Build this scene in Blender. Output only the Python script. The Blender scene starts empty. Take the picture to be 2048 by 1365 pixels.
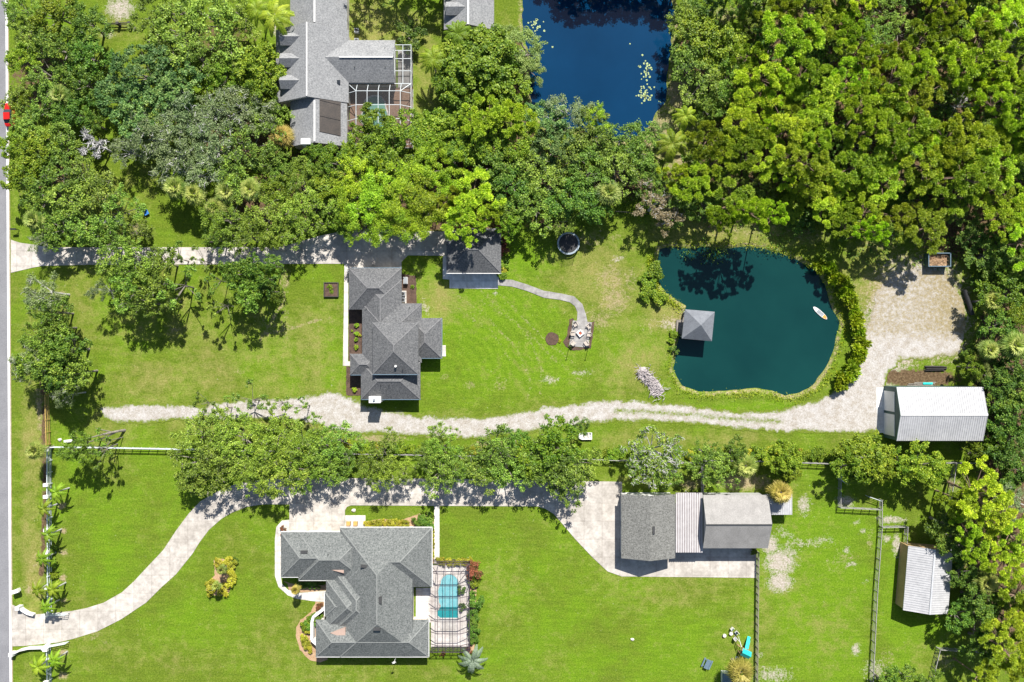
import bpy, math, random
import numpy as np
from mathutils import Vector, Matrix
# ---------------------------------------------------------------- camera, world, sun, exposure
S = bpy.context.scene
COL = S.collection
H = 136.0                                   # camera height above the ground, metres; 1 photo pixel = 0.1 m on the ground
cam = bpy.data.cameras.new("camera"); co = bpy.data.objects.new("camera", cam); COL.objects.link(co)
co.location = (0, 0, H); cam.sensor_width = 36; cam.lens = 36 * H / 204.8; cam.clip_end = 3000; cam.clip_start = 1
S.camera = co
S.render.resolution_x = 1024; S.render.resolution_y = 682
LIGHT = Vector((-.25, -.98, -1.0))          # travel direction of the sunlight
w = bpy.data.worlds.new("World"); S.world = w; w.use_nodes = True
nt = w.node_tree; bg = nt.nodes["Background"]; sk = nt.nodes.new("ShaderNodeTexSky"); sk.sky_type = 'NISHITA'
sk.sun_disc = False; sk.sun_elevation = math.asin(1 / LIGHT.length); sk.sun_rotation = math.atan2(.25, .98)
nt.links.new(sk.outputs[0], bg.inputs[0]); bg.inputs[1].default_value = .065
sl = bpy.data.lights.new("sun", 'SUN'); sl.energy = 5.0; sl.angle = math.radians(.5); sl.color = (1, .96, .89)
so = bpy.data.objects.new("sun", sl); COL.objects.link(so); so.rotation_euler = LIGHT.to_track_quat('-Z', 'Y').to_euler(); so.location = (20, 80, 90)
S.view_settings.view_transform = 'Standard'; S.view_settings.look = 'None'; S.view_settings.exposure = .92; S.view_settings.gamma = 1
S.render.engine = 'CYCLES'
S.cycles.transparent_max_bounces = 12
rnd = random.Random(7); rng = np.random.default_rng(11)

# ---------------------------------------------------------------- helpers
def P(px, py, z=0.0):                       # photo pixel seen at height z -> world point
    k = (H - z) / H / 10
    return ((px - 1024) * k, (682.5 - py) * k, z)
def lin(c):
    return tuple(((v / 255) / 12.92 if v / 255 <= .04045 else ((v / 255 + .055) / 1.055) ** 2.4) for v in c)
def tag(o, label=None, cat=None, group=None, kind=None):
    if label: o["label"] = label
    if cat: o["category"] = cat
    if group: o["group"] = group
    if kind: o["kind"] = kind
    return o
def thing(name, label, cat, loc=(0, 0, 0), group=None, rz=0):
    o = bpy.data.objects.new(name, None); COL.objects.link(o); o.location = loc; o.rotation_euler = (0, 0, rz)
    o.empty_display_size = .3
    return tag(o, label, cat, group)
def copy_tree(o, parent=None):
    c = o.copy(); COL.objects.link(c); c.parent = parent
    for ch in o.children: copy_tree(ch, c)
    return c
def rootloc(p):
    while p.parent: p = p.parent
    return Vector(p.location)
class MB:
    def __init__(s): s.v = []; s.f = []
    def poly(s, pts):
        b = len(s.v); s.v += [tuple(p) for p in pts]; s.f.append(tuple(range(b, b + len(pts)))); return s
    def prism(s, pts, z0, z1):
        n = len(pts); b = len(s.v)
        a = sum(pts[i][0] * pts[(i + 1) % n][1] - pts[(i + 1) % n][0] * pts[i][1] for i in range(n))
        if a < 0: pts = pts[::-1]
        s.v += [(p[0], p[1], z0) for p in pts] + [(p[0], p[1], z1) for p in pts]
        s.f.append(tuple(range(b + n, b + 2 * n))); s.f.append(tuple(range(b + n - 1, b - 1, -1)))
        for i in range(n):
            j = (i + 1) % n; s.f.append((b + i, b + j, b + n + j, b + n + i))
        return s
    def box(s, c, d, rz=0, rot=None):
        m = Matrix.Rotation(rz, 3, 'Z') if rot is None else rot
        b = len(s.v)
        for sx in (-.5, .5):
            for sy in (-.5, .5):
                for sz in (-.5, .5):
                    s.v.append(tuple(Vector(c) + m @ Vector((sx * d[0], sy * d[1], sz * d[2]))))
        for f in ((0, 1, 3, 2), (4, 6, 7, 5), (0, 4, 5, 1), (2, 3, 7, 6), (0, 2, 6, 4), (1, 5, 7, 3)): s.f.append(tuple(b + i for i in f))
        return s
    def bar(s, p0, p1, wd, ht):
        p0 = Vector(p0); p1 = Vector(p1); d = p1 - p0
        if d.length < 1e-6: return s
        q = d.to_track_quat('X', 'Z').to_matrix()
        return s.box((p0 + p1) / 2, (d.length, wd, ht), rot=q)
    def tube(s, pts, rs, n=8, cap=True):
        pts = [Vector(p) for p in pts]; b = len(s.v)
        for i, p in enumerate(pts):
            d = (pts[min(i + 1, len(pts) - 1)] - pts[max(i - 1, 0)])
            q = d.to_track_quat('Z', 'Y').to_matrix(); r = rs[i] if hasattr(rs, '__len__') else rs
            for k in range(n):
                a = 2 * math.pi * k / n; s.v.append(tuple(p + q @ Vector((math.cos(a) * r, math.sin(a) * r, 0))))
        for i in range(len(pts) - 1):
            for k in range(n):
                k2 = (k + 1) % n; s.f.append((b + i * n + k, b + i * n + k2, b + (i + 1) * n + k2, b + (i + 1) * n + k))
        if cap:
            s.f.append(tuple(b + k for k in range(n))[::-1]); s.f.append(tuple(b + (len(pts) - 1) * n + k for k in range(n)))
        return s
    def build(s, name, mat, parent=None, label=None, cat=None, group=None, kind=None, smooth=False):
        me = bpy.data.meshes.new(name); L = rootloc(parent) if parent else Vector((0, 0, 0))
        me.from_pydata([(a - L.x, b - L.y, c - L.z) for a, b, c in s.v], [], s.f)
        me.materials.append(mat)
        if smooth: me.polygons.foreach_set('use_smooth', [True] * len(me.polygons))
        me.update(); o = bpy.data.objects.new(name, me); COL.objects.link(o)
        if parent: o.parent = parent
        return tag(o, label, cat, group, kind)
# ---------------------------------------------------------------- node helper
class NT:
    def __init__(s, name):
        s.m = bpy.data.materials.new(name); s.m.use_nodes = True; s.t = s.m.node_tree
        s.b = s.t.nodes["Principled BSDF"]; s.out = s.t.nodes["Material Output"]
    def n(s, typ, props=None, **ins):
        nd = s.t.nodes.new("ShaderNode" + typ)
        for k, v in (props or {}).items(): setattr(nd, k, v)
        for k, v in ins.items():
            key = int(k[1:]) if k[0] == 'i' and k[1:].isdigit() else k.replace('_', ' ')
            s.set(nd.inputs[key], v)
        return nd
    def set(s, sock, v):
        if isinstance(v, bpy.types.NodeSocket): s.t.links.new(v, sock)
        elif isinstance(v, bpy.types.Node): s.t.links.new(v.outputs[0], sock)
        else:
            if hasattr(sock.default_value, '__len__') and hasattr(v, '__len__') and len(v) == 3 and len(sock.default_value) == 4: v = (*v, 1)
            sock.default_value = v
    def pos(s): return s.n('NewGeometry').outputs['Position']
    def obj(s): return s.n('TexCoord').outputs['Object']
    def noise(s, sc, det=4, vec=None, rough=.6):
        nd = s.n('TexNoise', None, Scale=sc, Detail=det, Roughness=rough)
        s.set(nd.inputs['Vector'], vec if vec is not None else s.pos()); return nd.outputs['Fac']
    def ramp(s, fac, stops):
        r = s.n('ValToRGB'); s.set(r.inputs[0], fac); e = r.color_ramp.elements
        while len(e) < len(stops): e.new(.5)
        for i, (p, c) in enumerate(stops):
            e[i].position = p; e[i].color = (*c, 1) if hasattr(c, '__len__') else (c, c, c, 1)
        return r.outputs[0]
    def mix(s, f, a, b, mode='MIX'):
        m = s.n('MixRGB', {'blend_type': mode}); s.set(m.inputs[0], f); s.set(m.inputs[1], a); s.set(m.inputs[2], b); return m.outputs[0]
    def math(s, op, a, b=0.0, clamp=False):
        m = s.n('Math', {'operation': op, 'use_clamp': clamp}); s.set(m.inputs[0], a); s.set(m.inputs[1], b); return m.outputs[0]
    def attr(s, name): return s.n('Attribute', {'attribute_name': name}).outputs['Fac']
    def bump(s, h, st=.3, dist=.05): return s.n('Bump', None, Height=h, Strength=st, Distance=dist).outputs[0]
    def fin(s, col, rough=.8, bump=None, **kw):
        s.set(s.b.inputs['Base Color'], col); s.set(s.b.inputs['Roughness'], rough)
        if bump is not None: s.set(s.b.inputs['Normal'], bump)
        for k, v in kw.items(): s.set(s.b.inputs[k.replace('_', ' ')], v)
        return s.m
def mottled(name, c1, c2, sc=3, rough=.8, bst=.2, det=5, sc2=None, **kw):
    m = NT(name); v = m.obj(); c1 = tuple(x * .86 for x in c1); c2 = tuple(x * .86 for x in c2)
    f = m.noise(sc, det, v); f2 = m.noise(sc2 or sc / 6, 3, v)
    ff = m.math('ADD', m.math('MULTIPLY', f, .6), m.math('MULTIPLY', f2, .4))
    col = m.ramp(ff, [(.36, c1), (.64, c2)])
    return m.fin(col, rough, m.bump(f, bst, .02), **kw)
# ---------------------------------------------------------------- materials
def mat_ground():
    m = NT('lawn_ground'); p = m.pos()
    fine = m.noise(3.2, 5, p, .75); mid = m.noise(.45, 5, p, .65); big = m.noise(.06, 4, p, .6); warp = m.noise(1.1, 6, p, .7)
    green = m.ramp(fine, [(.28, (.046, .082, .006)), (.5, (.106, .158, .013)), (.72, (.182, .230, .034))])
    lush = m.ramp(fine, [(.28, (.050, .118, .005)), (.5, (.116, .208, .009)), (.72, (.186, .288, .024))])
    dry = m.ramp(fine, [(.28, (.13, .135, .025)), (.5, (.225, .215, .062)), (.75, (.36, .31, .13))])
    f_l = m.math('ADD', m.attr('lush'), m.math('ADD', m.math('MULTIPLY', m.math('SUBTRACT', mid, .42), 1.6), m.math('MULTIPLY', m.math('SUBTRACT', m.noise(.13, 4, p, .6), .45), 2.2)))
    c = m.mix(m.ramp(f_l, [(.1, 0.), (.8, 1.)]), green, lush)
    mp = m.n('Mapping', None, Vector=p); mp.inputs['Rotation'].default_value = (0, 0, .62); mp.inputs['Scale'].default_value = (.16, 1.5, 1)
    c = m.mix(1, c, m.ramp(m.noise(1.0, 3, mp.outputs[0], .6), [(.38, (.90, .92, .90)), (.62, (1.08, 1.06, 1.04))]), 'MULTIPLY')
    ds = m.n('VectorMath', {'operation': 'DISTANCE'}); m.set(ds.inputs[0], p); ds.inputs[1].default_value = P(850, 790)
    ar = m.math('SINE', m.math('ADD', m.math('MULTIPLY', ds.outputs['Value'], 3.6), m.math('MULTIPLY', m.noise(.12, 3, p, .5), 16.0)))
    ar = m.math('MULTIPLY', m.math('MULTIPLY', ar, m.attr('arc')), .06)
    c = m.mix(1, c, m.n('CombineColor', None, Red=m.math('ADD', 1.0, m.math('MULTIPLY', ar, 1.3)), Green=m.math('ADD', 1.0, ar), Blue=m.math('ADD', 1.0, m.math('MULTIPLY', ar, 1.5))).outputs[0], 'MULTIPLY')
    med = m.noise(1.0, 6, p, .75)
    f_d = m.math('ADD', m.attr('dry'), m.math('ADD', m.math('MULTIPLY', m.math('SUBTRACT', mid, .5), 1.8), m.math('ADD', m.math('MULTIPLY', m.math('SUBTRACT', big, .5), 1.4), m.math('MULTIPLY', m.math('SUBTRACT', med, .5), 1.2))))
    c = m.mix(m.ramp(f_d, [(.10, 0.), (.95, 1.)]), c, dry)
    tan = m.ramp(fine, [(.3, (.20, .15, .075)), (.55, (.35, .275, .17)), (.75, (.47, .40, .29))])
    f_b = m.math('ADD', m.attr('bare'), m.math('MULTIPLY', m.math('SUBTRACT', warp, .5), 1.7))
    f_b = m.math('ADD', f_b, m.math('MULTIPLY', m.math('SUBTRACT', fine, .5), .8))
    c = m.mix(m.ramp(f_b, [(.36, 0.), (.86, .9)]), c, tan)
    sand = m.ramp(fine, [(.3, (.21, .175, .12)), (.45, (.35, .305, .25)), (.62, (.45, .41, .36)), (.75, (.52, .48, .44))])
    f_s = m.math('ADD', m.attr('sandy'), m.math('MULTIPLY', m.math('SUBTRACT', warp, .5), 1.7))
    f_s = m.math('ADD', f_s, m.math('MULTIPLY', m.math('SUBTRACT', fine, .5), 1.2))
    c = m.mix(m.ramp(f_s, [(.30, 0.), (.42, .35), (.80, 1.)]), c, sand)
    lit = m.ramp(m.noise(2.2, 6, p, .8), [(.3, (.035, .028, .016)), (.48, (.10, .065, .035)), (.6, (.17, .12, .07)), (.72, (.07, .10, .02))])
    f_t = m.math('ADD', m.attr('litter'), m.math('MULTIPLY', m.math('SUBTRACT', warp, .5), 1.3))
    c = m.mix(m.ramp(f_t, [(.42, 0.), (.6, 1.)]), c, lit)
    return m.fin(c, .95, m.bump(m.noise(5.5, 4, p, .8), .9, .12), Specular_IOR_Level=.1)
def mat_sand():
    # white shell sand with grey grit, thinning into grass at its edges
    m = NT('white_shell_sand'); p = m.pos(); fine = m.noise(4.5, 6, p, .8); mid = m.noise(.7, 5, p, .7)
    c = m.ramp(fine, [(.28, (.20, .175, .145)), (.42, (.34, .32, .295)), (.56, (.46, .44, .425)), (.74, (.58, .565, .55))])
    c = m.mix(m.ramp(mid, [(.40, 0.), (.62, .75)]), c, m.ramp(fine, [(.3, (.17, .14, .10)), (.7, (.42, .38, .33))]))
    g = m.math('ADD', m.attr('weed'), m.math('MULTIPLY', m.math('SUBTRACT', m.noise(1.5, 6, p, .75), .5), 2.0))
    g = m.math('ADD', g, m.math('MULTIPLY', m.math('SUBTRACT', fine, .5), 1.4))
    c = m.mix(m.ramp(g, [(.42, 0.), (.9, 1.)]), c, m.mix(m.attr('yard'), m.ramp(fine, [(.28, (.055, .085, .010)), (.5, (.120, .165, .018)), (.72, (.20, .235, .04))]), m.ramp(fine, [(.28, (.11, .10, .035)), (.5, (.24, .195, .10)), (.72, (.38, .32, .21))])))
    return m.fin(c, .95, m.bump(fine, .6, .06), Specular_IOR_Level=.1)
def mat_concrete(name='concrete', c1=(.40, .37, .34), c2=(.52, .485, .455), jx=3.0, jy=3.0, rz=0):
    c1 = (c1[0] * 1.0, c1[1] * 1.0, c1[2] * .98); c2 = (c2[0] * 1.16, c2[1] * 1.16, c2[2] * 1.13)
    m = NT(name); p = m.pos()
    mp = m.n('Mapping', None, Vector=p); mp.inputs['Rotation'].default_value = (0, 0, rz)
    br = m.n('TexBrick', {'offset': 0.0}, Vector=mp.outputs[0], Scale=1.0, Mortar_Size=.03, Brick_Width=jx, Row_Height=jy, Color1=(1, 1, 1), Color2=(.9, .9, .91), Mortar=(.52, .50, .48), Bias=0.0)
    f = m.noise(.9, 6, p, .7)
    c = m.ramp(f, [(.3, c1), (.65, c2)])
    st = m.ramp(m.noise(.22, 5, p, .7), [(.40, (.74, .73, .72)), (.60, (1, 1, 1))])
    c = m.mix(1, c, st, 'MULTIPLY'); c = m.mix(1, c, br.outputs['Color'], 'MULTIPLY')
    return m.fin(c, .9, m.bump(m.noise(12, 3, p), .15, .01), Specular_IOR_Level=.2)
def mat_shingle(name, c1, c2, c3):
    m = NT(name); v = m.obj(); c1, c2, c3 = [tuple(x * k for x in c) for c, k in ((c1, 1.15), (c2, .92), (c3, .80))]
    mp = m.n('Mapping', None, Vector=v); mp.inputs['Scale'].default_value = (1, 1, 1)
    f = m.noise(3.4, 4, mp.outputs[0], .85); g = m.noise(.5, 3, v); h = m.noise(9, 2, v)
    c = m.ramp(f, [(.34, c1), (.5, c2), (.66, c3)])
    c = m.mix(.5, c, m.ramp(h, [(.35, (.55, .55, .55)), (.65, (1, 1, 1))]), 'MULTIPLY')
    c = m.mix(.6, c, m.ramp(g, [(.35, (.82, .82, .83)), (.65, (1, 1, 1))]), 'MULTIPLY')
    z = m.n('SeparateXYZ', None, Vector=v).outputs['Z']
    wv = m.math('FRACT', m.math('MULTIPLY', z, 7.2))
    return m.fin(c, .92, m.bump(m.math('ADD', wv, h), .35, .03), Specular_IOR_Level=.25)
def mat_water(name, c1, c2, rough=.06):
    m = NT(name); p = m.pos(); f = m.noise(.05, 4, p, .6)
    c = m.ramp(f, [(.35, c1), (.65, c2)])
    return m.fin(c, rough, m.bump(m.noise(2.2, 5, p, .65), .06, .05), Specular_IOR_Level=.28)
def mat_leaf(name, dark, mid, lite, trans=.22, vary=.25):
    m = NT(name); a = m.attr('v'); r = m.n('ObjectInfo').outputs['Random']
    c = m.ramp(a, [(.0, dark), (.45, mid), (1., lite)])
    hs = m.n('HueSaturation', None, Hue=m.math('ADD', .5 - .020, m.math('MULTIPLY', r, .032)), Saturation=1.0,
             Value=m.math('ADD', 1 - vary, m.math('MULTIPLY', m.math('FRACT', m.math('MULTIPLY', r, 7.3)), vary * 2)), Color=c)
    m.set(m.b.inputs['Base Color'], hs.outputs[0]); m.b.inputs['Roughness'].default_value = .55; m.b.inputs['Specular IOR Level'].default_value = .3
    t = m.n('BsdfTranslucent', None, Color=m.mix(1, hs.outputs[0], (1.25, 1.3, .7), 'MULTIPLY'))
    ms = m.n('MixShader', None); ms.inputs[0].default_value = trans
    m.t.links.new(m.b.outputs[0], ms.inputs[1]); m.t.links.new(t.outputs[0], ms.inputs[2]); m.t.links.new(ms.outputs[0], m.out.inputs[0])
    return m.m
def mat_screen(name, col, op):
    m = NT(name); m.b.inputs['Base Color'].default_value = (*col, 1); m.b.inputs['Roughness'].default_value = .8
    t = m.n('BsdfTransparent'); ms = m.n('MixShader', None); ms.inputs[0].default_value = op
    m.t.links.new(t.outputs[0], ms.inputs[1]); m.t.links.new(m.b.outputs[0], ms.inputs[2]); m.t.links.new(ms.outputs[0], m.out.inputs[0])
    return m.m
MT = {}
MT['ground'] = mat_ground(); MT['sand'] = mat_sand()
MT['conc'] = mat_concrete(); MT['conc2'] = mat_concrete('weathered_concrete', (.37, .34, .31), (.50, .465, .43), 3.6, 3.6, 0)
MT['walk'] = mat_concrete('pale_walk_concrete', (.52, .49, .46), (.64, .61, .58), 1.2, 1.2)
MT['paver'] = mat_concrete('grey_pavers', (.25, .24, .24), (.33, .32, .315), 2.4, 2.4)
MT['patio'] = mat_concrete('patio_concrete', (.60, .60, .60), (.72, .72, .72), 3, 3)
MT['deckp'] = mat_concrete('pool_deck', (.60, .54, .52), (.74, .69, .66), 2, 2)
MT['terra'] = mottled('terracotta_deck', (.22, .13, .085), (.33, .21, .145), 3)
MT['asph'] = mottled('asphalt', (.17, .17, .185), (.25, .25, .265), 5, .9, .3, sc2=.25)
MT['line'] = mottled('road_paint', (.62, .61, .60), (.82, .81, .80), 6)
MT['gravel'] = mottled('road_shoulder', (.25, .2, .12), (.45, .38, .26), 6, .95, .4)
MT['sh1'] = mat_shingle('grey_shingles', (.055, .057, .062), (.140, .143, .148), (.27, .27, .27))
MT['sh2'] = mat_shingle('grey_green_shingles', (.050, .058, .056), (.165, .176, .172), (.31, .32, .31))
MT['cap1'] = mottled('ridge_shingle', (.12, .12, .125), (.22, .22, .225), 6, .9)
MT['cap2'] = mottled('pale_ridge_shingle', (.17, .18, .175), (.27, .28, .27), 6, .9)
MT['sh3'] = mat_shingle('pale_grey_shingles', (.13, .135, .14), (.28, .285, .29), (.45, .45, .45))
MT['sh4'] = mat_shingle('olive_grey_shingles', (.06, .06, .055), (.20, .20, .185), (.35, .35, .33))
MT['sh5'] = mottled('old_grey_shingles', (.23, .22, .21), (.36, .345, .33), 5, .9, .3, sc2=.5)
MT['sh6'] = mottled('slate_grey_shingles', (.13, .14, .16), (.21, .225, .25), 6, .9, .3)
MT['metal'] = mottled('galvanised_roof', (.50, .51, .53), (.66, .67, .69), 1.2, .42, .05, Metallic=.15)
MT['metalw'] = mottled('white_ribbed_metal', (.40, .40, .41), (.52, .52, .53), 1.5, .4, .05)
MT['metalp'] = mottled('dark_gap_metal', (.27, .24, .24), (.40, .37, .37), 1.0, .45, .05)  # rib contrast put into the colour: sheet darkened between the canopy's paler ribs
MT['metalr'] = mottled('pale_rib_metal', (.50, .48, .48), (.60, .58, .58), 1.5, .4, 0)
MT['padgrey'] = mottled('pale_blue_vinyl', (.34, .42, .48), (.46, .54, .60), 3, .5)
MT['white'] = mottled('white_paint', (.72, .71, .69), (.82, .81, .79), 2, .5, .05)
MT['stucco'] = mottled('cream_stucco', (.52, .48, .42), (.66, .62, .55), 8, .9, .2)
MT['greenwall'] = mottled('dark_green_siding', (.035, .085, .075), (.06, .12, .10), 5, .6, .1)
MT['tanwall'] = mottled('tan_siding', (.36, .24, .11), (.52, .36, .18), 4, .8, .1)
MT['greywall'] = mottled('grey_siding', (.30, .30, .30), (.42, .42, .41), 4, .8, .1)
MT['glass'] = mottled('dark_window_glass', (.02, .025, .03), (.035, .04, .05), 2, .08, 0)
MT['dark'] = mottled('black_metal', (.018, .018, .02), (.035, .035, .038), 8, .5, .05)
MT['bronze'] = mottled('bronze_aluminium', (.05, .035, .045), (.08, .06, .075), 6, .5, .05)
MT['screen'] = mat_screen('insect_screen', (.05, .042, .06), .17)
MT['screenw'] = mat_screen('pale_insect_screen', (.04, .042, .045), .30)
MT['net'] = mat_screen('trampoline_net', (.04, .10, .02), .28)
MT['solar'] = mottled('solar_collector', (.018, .013, .010), (.055, .04, .03), 4, .5, .1)
MT['mulch'] = mottled('brown_mulch', (.050, .030, .021), (.14, .085, .060), 5, .95, .8)
MT['redmulch'] = mottled('tan_mulch', (.34, .20, .11), (.52, .36, .22), 5, .95, .6)
MT['timber'] = mottled('dark_timber', (.03, .028, .028), (.07, .06, .055), 5, .85, .3)
MT['wood'] = mottled('weathered_wood', (.16, .14, .12), (.30, .27, .23), 5, .85, .3)
MT['yelwood'] = mottled('new_yellow_timber', (.42, .28, .07), (.60, .43, .13), 4, .8, .2)
MT['cedar'] = mottled('cedar_timber', (.32, .20, .10), (.48, .33, .18), 5, .8, .2)
MT['vinyl'] = mottled('white_vinyl', (.56, .63, .66), (.74, .78, .79), 2, .4, 0)
MT['greyfence'] = mottled('greyed_fence_timber', (.22, .22, .20), (.38, .37, .34), 4, .85, .2)
MT['blackfence'] = mottled('dark_fence_timber', (.022, .022, .02), (.05, .05, .045), 4, .8, .2)
MT['bark'] = mottled('grey_bark', (.13, .11, .09), (.30, .27, .24), 6, .9, .6)
MT['palebark'] = mottled('pale_bark', (.34, .33, .32), (.58, .57, .56), 6, .9, .4)
MT['pinebark'] = mottled('pine_bark', (.14, .09, .06), (.30, .21, .15), 6, .9, .6)
MT['waterb'] = mat_water('blue_pond_water', (.0012, .024, .066), (.0020, .031, .084))
MT['waterg'] = mat_water('green_pond_water', (.0035, .030, .030), (.005, .040, .038))
MT['pool'] = mottled('pool_shell', (.15, .50, .56), (.30, .64, .68), 1.5, .3, 0)
MT['pooldeep'] = mottled('deep_pool_shell', (.01, .28, .30), (.02, .36, .38), 1.5, .3, 0)
MT['poolteal'] = mottled('muted_pool_shell', (.14, .34, .26), (.20, .42, .33), 1.5, .3, 0)
MT['red'] = mottled('red_car_paint', (.50, .012, .010), (.58, .02, .014), 2, .25, 0)
MT['blue'] = mottled('blue_fabric', (.02, .14, .45), (.04, .22, .60), 5, .6, .3)
MT['teal'] = mottled('teal_plastic', (.0, .34, .33), (.01, .48, .45), 3, .4, 0)
MT['tealpale'] = mottled('pale_teal_plastic', (.02, .55, .48), (.04, .70, .60), 3, .4, 0)
MT['slateblue'] = mottled('slate_blue_paint', (.09, .15, .20), (.15, .22, .28), 4, .6, .1)
MT['greyplast'] = mottled('grey_plastic', (.22, .24, .26), (.36, .38, .40), 4, .5, .1)
MT['orange'] = mottled('orange_foam', (.65, .26, .03), (.75, .36, .06), 4, .6, 0)
MT['ember'] = mottled('red_fire_glass', (.30, .05, .02), (.5, .12, .06), 8, .6, .3)
MT['tan'] = mottled('tan_panel', (.38, .27, .22), (.46, .33, .27), 4, .7, .1)
MT['rock'] = mottled('pale_rock', (.50, .46, .40), (.70, .66, .60), 4, .9, .6)
MT['brush'] = mottled('grey_dead_brush', (.30, .26, .26), (.60, .55, .55), 5, .9, .3)
MT['lily'] = mottled('lily_pad_leaf', (.24, .34, .08), (.38, .48, .16), 3, .5, 0)
MT['vent'] = mottled('dark_roof_vent', (.04, .04, .04), (.07, .07, .07), 5, .6, 0)
MT['skin'] = mottled('tan_cushion', (.42, .36, .30), (.60, .54, .48), 5, .8, .1)
L_ = {}
L_['oak'] = mat_leaf('oak_leaf', (0.060, 0.113, 0.015), (0.157, 0.269, 0.030), (0.312, 0.435, 0.062))
L_['dark'] = mat_leaf('deep_green_leaf', (0.036, 0.088, 0.009), (0.092, 0.190, 0.019), (0.226, 0.327, 0.036))
L_['bright'] = mat_leaf('bright_leaf', (0.054, 0.122, 0.005), (0.153, 0.260, 0.012), (0.305, 0.392, 0.029), .24)
L_['yellow'] = mat_leaf('yellow_green_leaf', (0.080, 0.167, 0.004), (0.233, 0.387, 0.011), (0.409, 0.547, 0.033), .24)
L_['olive'] = mat_leaf('olive_leaf', (0.066, 0.121, 0.011), (0.170, 0.288, 0.024), (0.325, 0.433, 0.058))
L_['grey'] = mat_leaf('grey_green_leaf', (0.071, 0.120, 0.039), (0.179, 0.253, 0.092), (0.341, 0.416, 0.193))
L_['teal'] = mat_leaf('blue_green_leaf', (0.034, 0.096, 0.022), (0.103, 0.204, 0.046), (0.245, 0.344, 0.092))
L_['pine'] = mat_leaf('pine_needle', (0.113, 0.208, 0.012), (0.302, 0.445, 0.020), (0.552, 0.663, 0.048), .24, .36)
L_['willow'] = mat_leaf('willow_leaf', (0.086, 0.143, 0.023), (0.194, 0.274, 0.058), (0.320, 0.389, 0.104))
L_['palm'] = mat_leaf('palm_frond', (0.063, 0.114, 0.014), (0.183, 0.252, 0.037), (0.434, 0.458, 0.125), .25)
L_['gold'] = mat_leaf('golden_palm_frond', (0.120, 0.118, 0.016), (0.291, 0.260, 0.040), (0.498, 0.413, 0.111), .25)
L_['queen'] = mat_leaf('feather_palm_frond', (0.073, 0.146, 0.006), (0.190, 0.302, 0.013), (0.378, 0.437, 0.052), .3)
L_['silver'] = mat_leaf('silver_palm_frond', (0.062, 0.093, 0.057), (0.132, 0.176, 0.123), (0.211, 0.251, 0.194), .2)
L_['dead'] = mat_leaf('brown_leaf', (0.090, 0.073, 0.034), (0.213, 0.168, 0.090), (0.336, 0.291, 0.179))
L_['yshrub'] = mat_leaf('yellow_shrub_leaf', (0.165, 0.180, 0.007), (0.345, 0.345, 0.018), (0.525, 0.495, 0.075), .25)
L_['redshrub'] = mat_leaf('red_flowering_leaf', (0.046, 0.089, 0.018), (0.216, 0.069, 0.035), (0.462, 0.139, 0.088), .25)
L_['reed'] = mat_leaf('waterside_leaf', (0.112, 0.205, 0.006), (0.255, 0.381, 0.012), (0.477, 0.544, 0.041), .3)

# ---------------------------------------------------------------- polygons in photo pixels (ground level)
pondA = [(1318,498),(1339,493),(1377,496),(1409,494),(1450,497),(1500,492),(1530,498),(1558,506),(1597,520),(1632,541),(1652,571),(1661,607),(1680,645),(1673,683),(1661,724),(1629,771),(1600,786),(1573,791),(1538,781),(1509,777),(1468,781),(1427,785),(1397,784),(1365,771),(1347,741),(1352,709),(1357,680),(1363,640),(1374,612),(1353,601),(1330,583),(1318,565),(1322,545),(1316,524)]
pondB = [(1044,-30),(1045,60),(1064,120),(1056,180),(1060,215),(1090,250),(1160,262),(1200,280),(1270,278),(1302,245),(1332,200),(1338,120),(1350,60),(1345,-20),(1290,-34),(1200,-28),(1120,-36)]
def world(poly, z=0): return [P(x, y, z)[:2] for x, y in poly]
def sdf(X, Y, poly):                        # positive inside
    pts = world(poly); n = len(pts); d = np.full(X.shape, 1e9); ins = np.zeros(X.shape, bool)
    for i in range(n):
        (ax, ay), (bx, by) = pts[i], pts[(i + 1) % n]; ex, ey = bx - ax, by - ay
        t = np.clip(((X - ax) * ex + (Y - ay) * ey) / (ex * ex + ey * ey + 1e-9), 0, 1)
        d = np.minimum(d, np.hypot(X - ax - t * ex, Y - ay - t * ey))
        c = (ay > Y) != (by > Y)
        if by != ay: ins ^= c & (X < (bx - ax) * (Y - ay) / (by - ay) + ax)
    return np.where(ins, d, -d)
def pline(X, Y, pts):
    pts = world(pts); d = np.full(X.shape, 1e9)
    for (ax, ay), (bx, by) in zip(pts, pts[1:]):
        ex, ey = bx - ax, by - ay; t = np.clip(((X - ax) * ex + (Y - ay) * ey) / (ex * ex + ey * ey + 1e-9), 0, 1)
        d = np.minimum(d, np.hypot(X - ax - t * ex, Y - ay - t * ey))
    return d
def vnoise(X, Y, sc, seed=0):
    r = np.random.default_rng(seed); g = r.random((256, 256)); x = X / sc + 60.3; y = Y / sc + 71.7
    xi = np.floor(x).astype(int); yi = np.floor(y).astype(int); fx = x - xi; fy = y - yi; fx = fx * fx * (3 - 2 * fx); fy = fy * fy * (3 - 2 * fy)
    a = g[xi % 256, yi % 256]; b = g[(xi + 1) % 256, yi % 256]; c = g[xi % 256, (yi + 1) % 256]; d = g[(xi + 1) % 256, (yi + 1) % 256]
    return (a * (1 - fx) + b * fx) * (1 - fy) + (c * (1 - fx) + d * fx) * fy
def fbm(X, Y, sc, seed=0): return (vnoise(X, Y, sc, seed) + .5 * vnoise(X, Y, sc / 2, seed + 1) + .25 * vnoise(X, Y, sc / 4, seed + 2)) / 1.75 - .5
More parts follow.
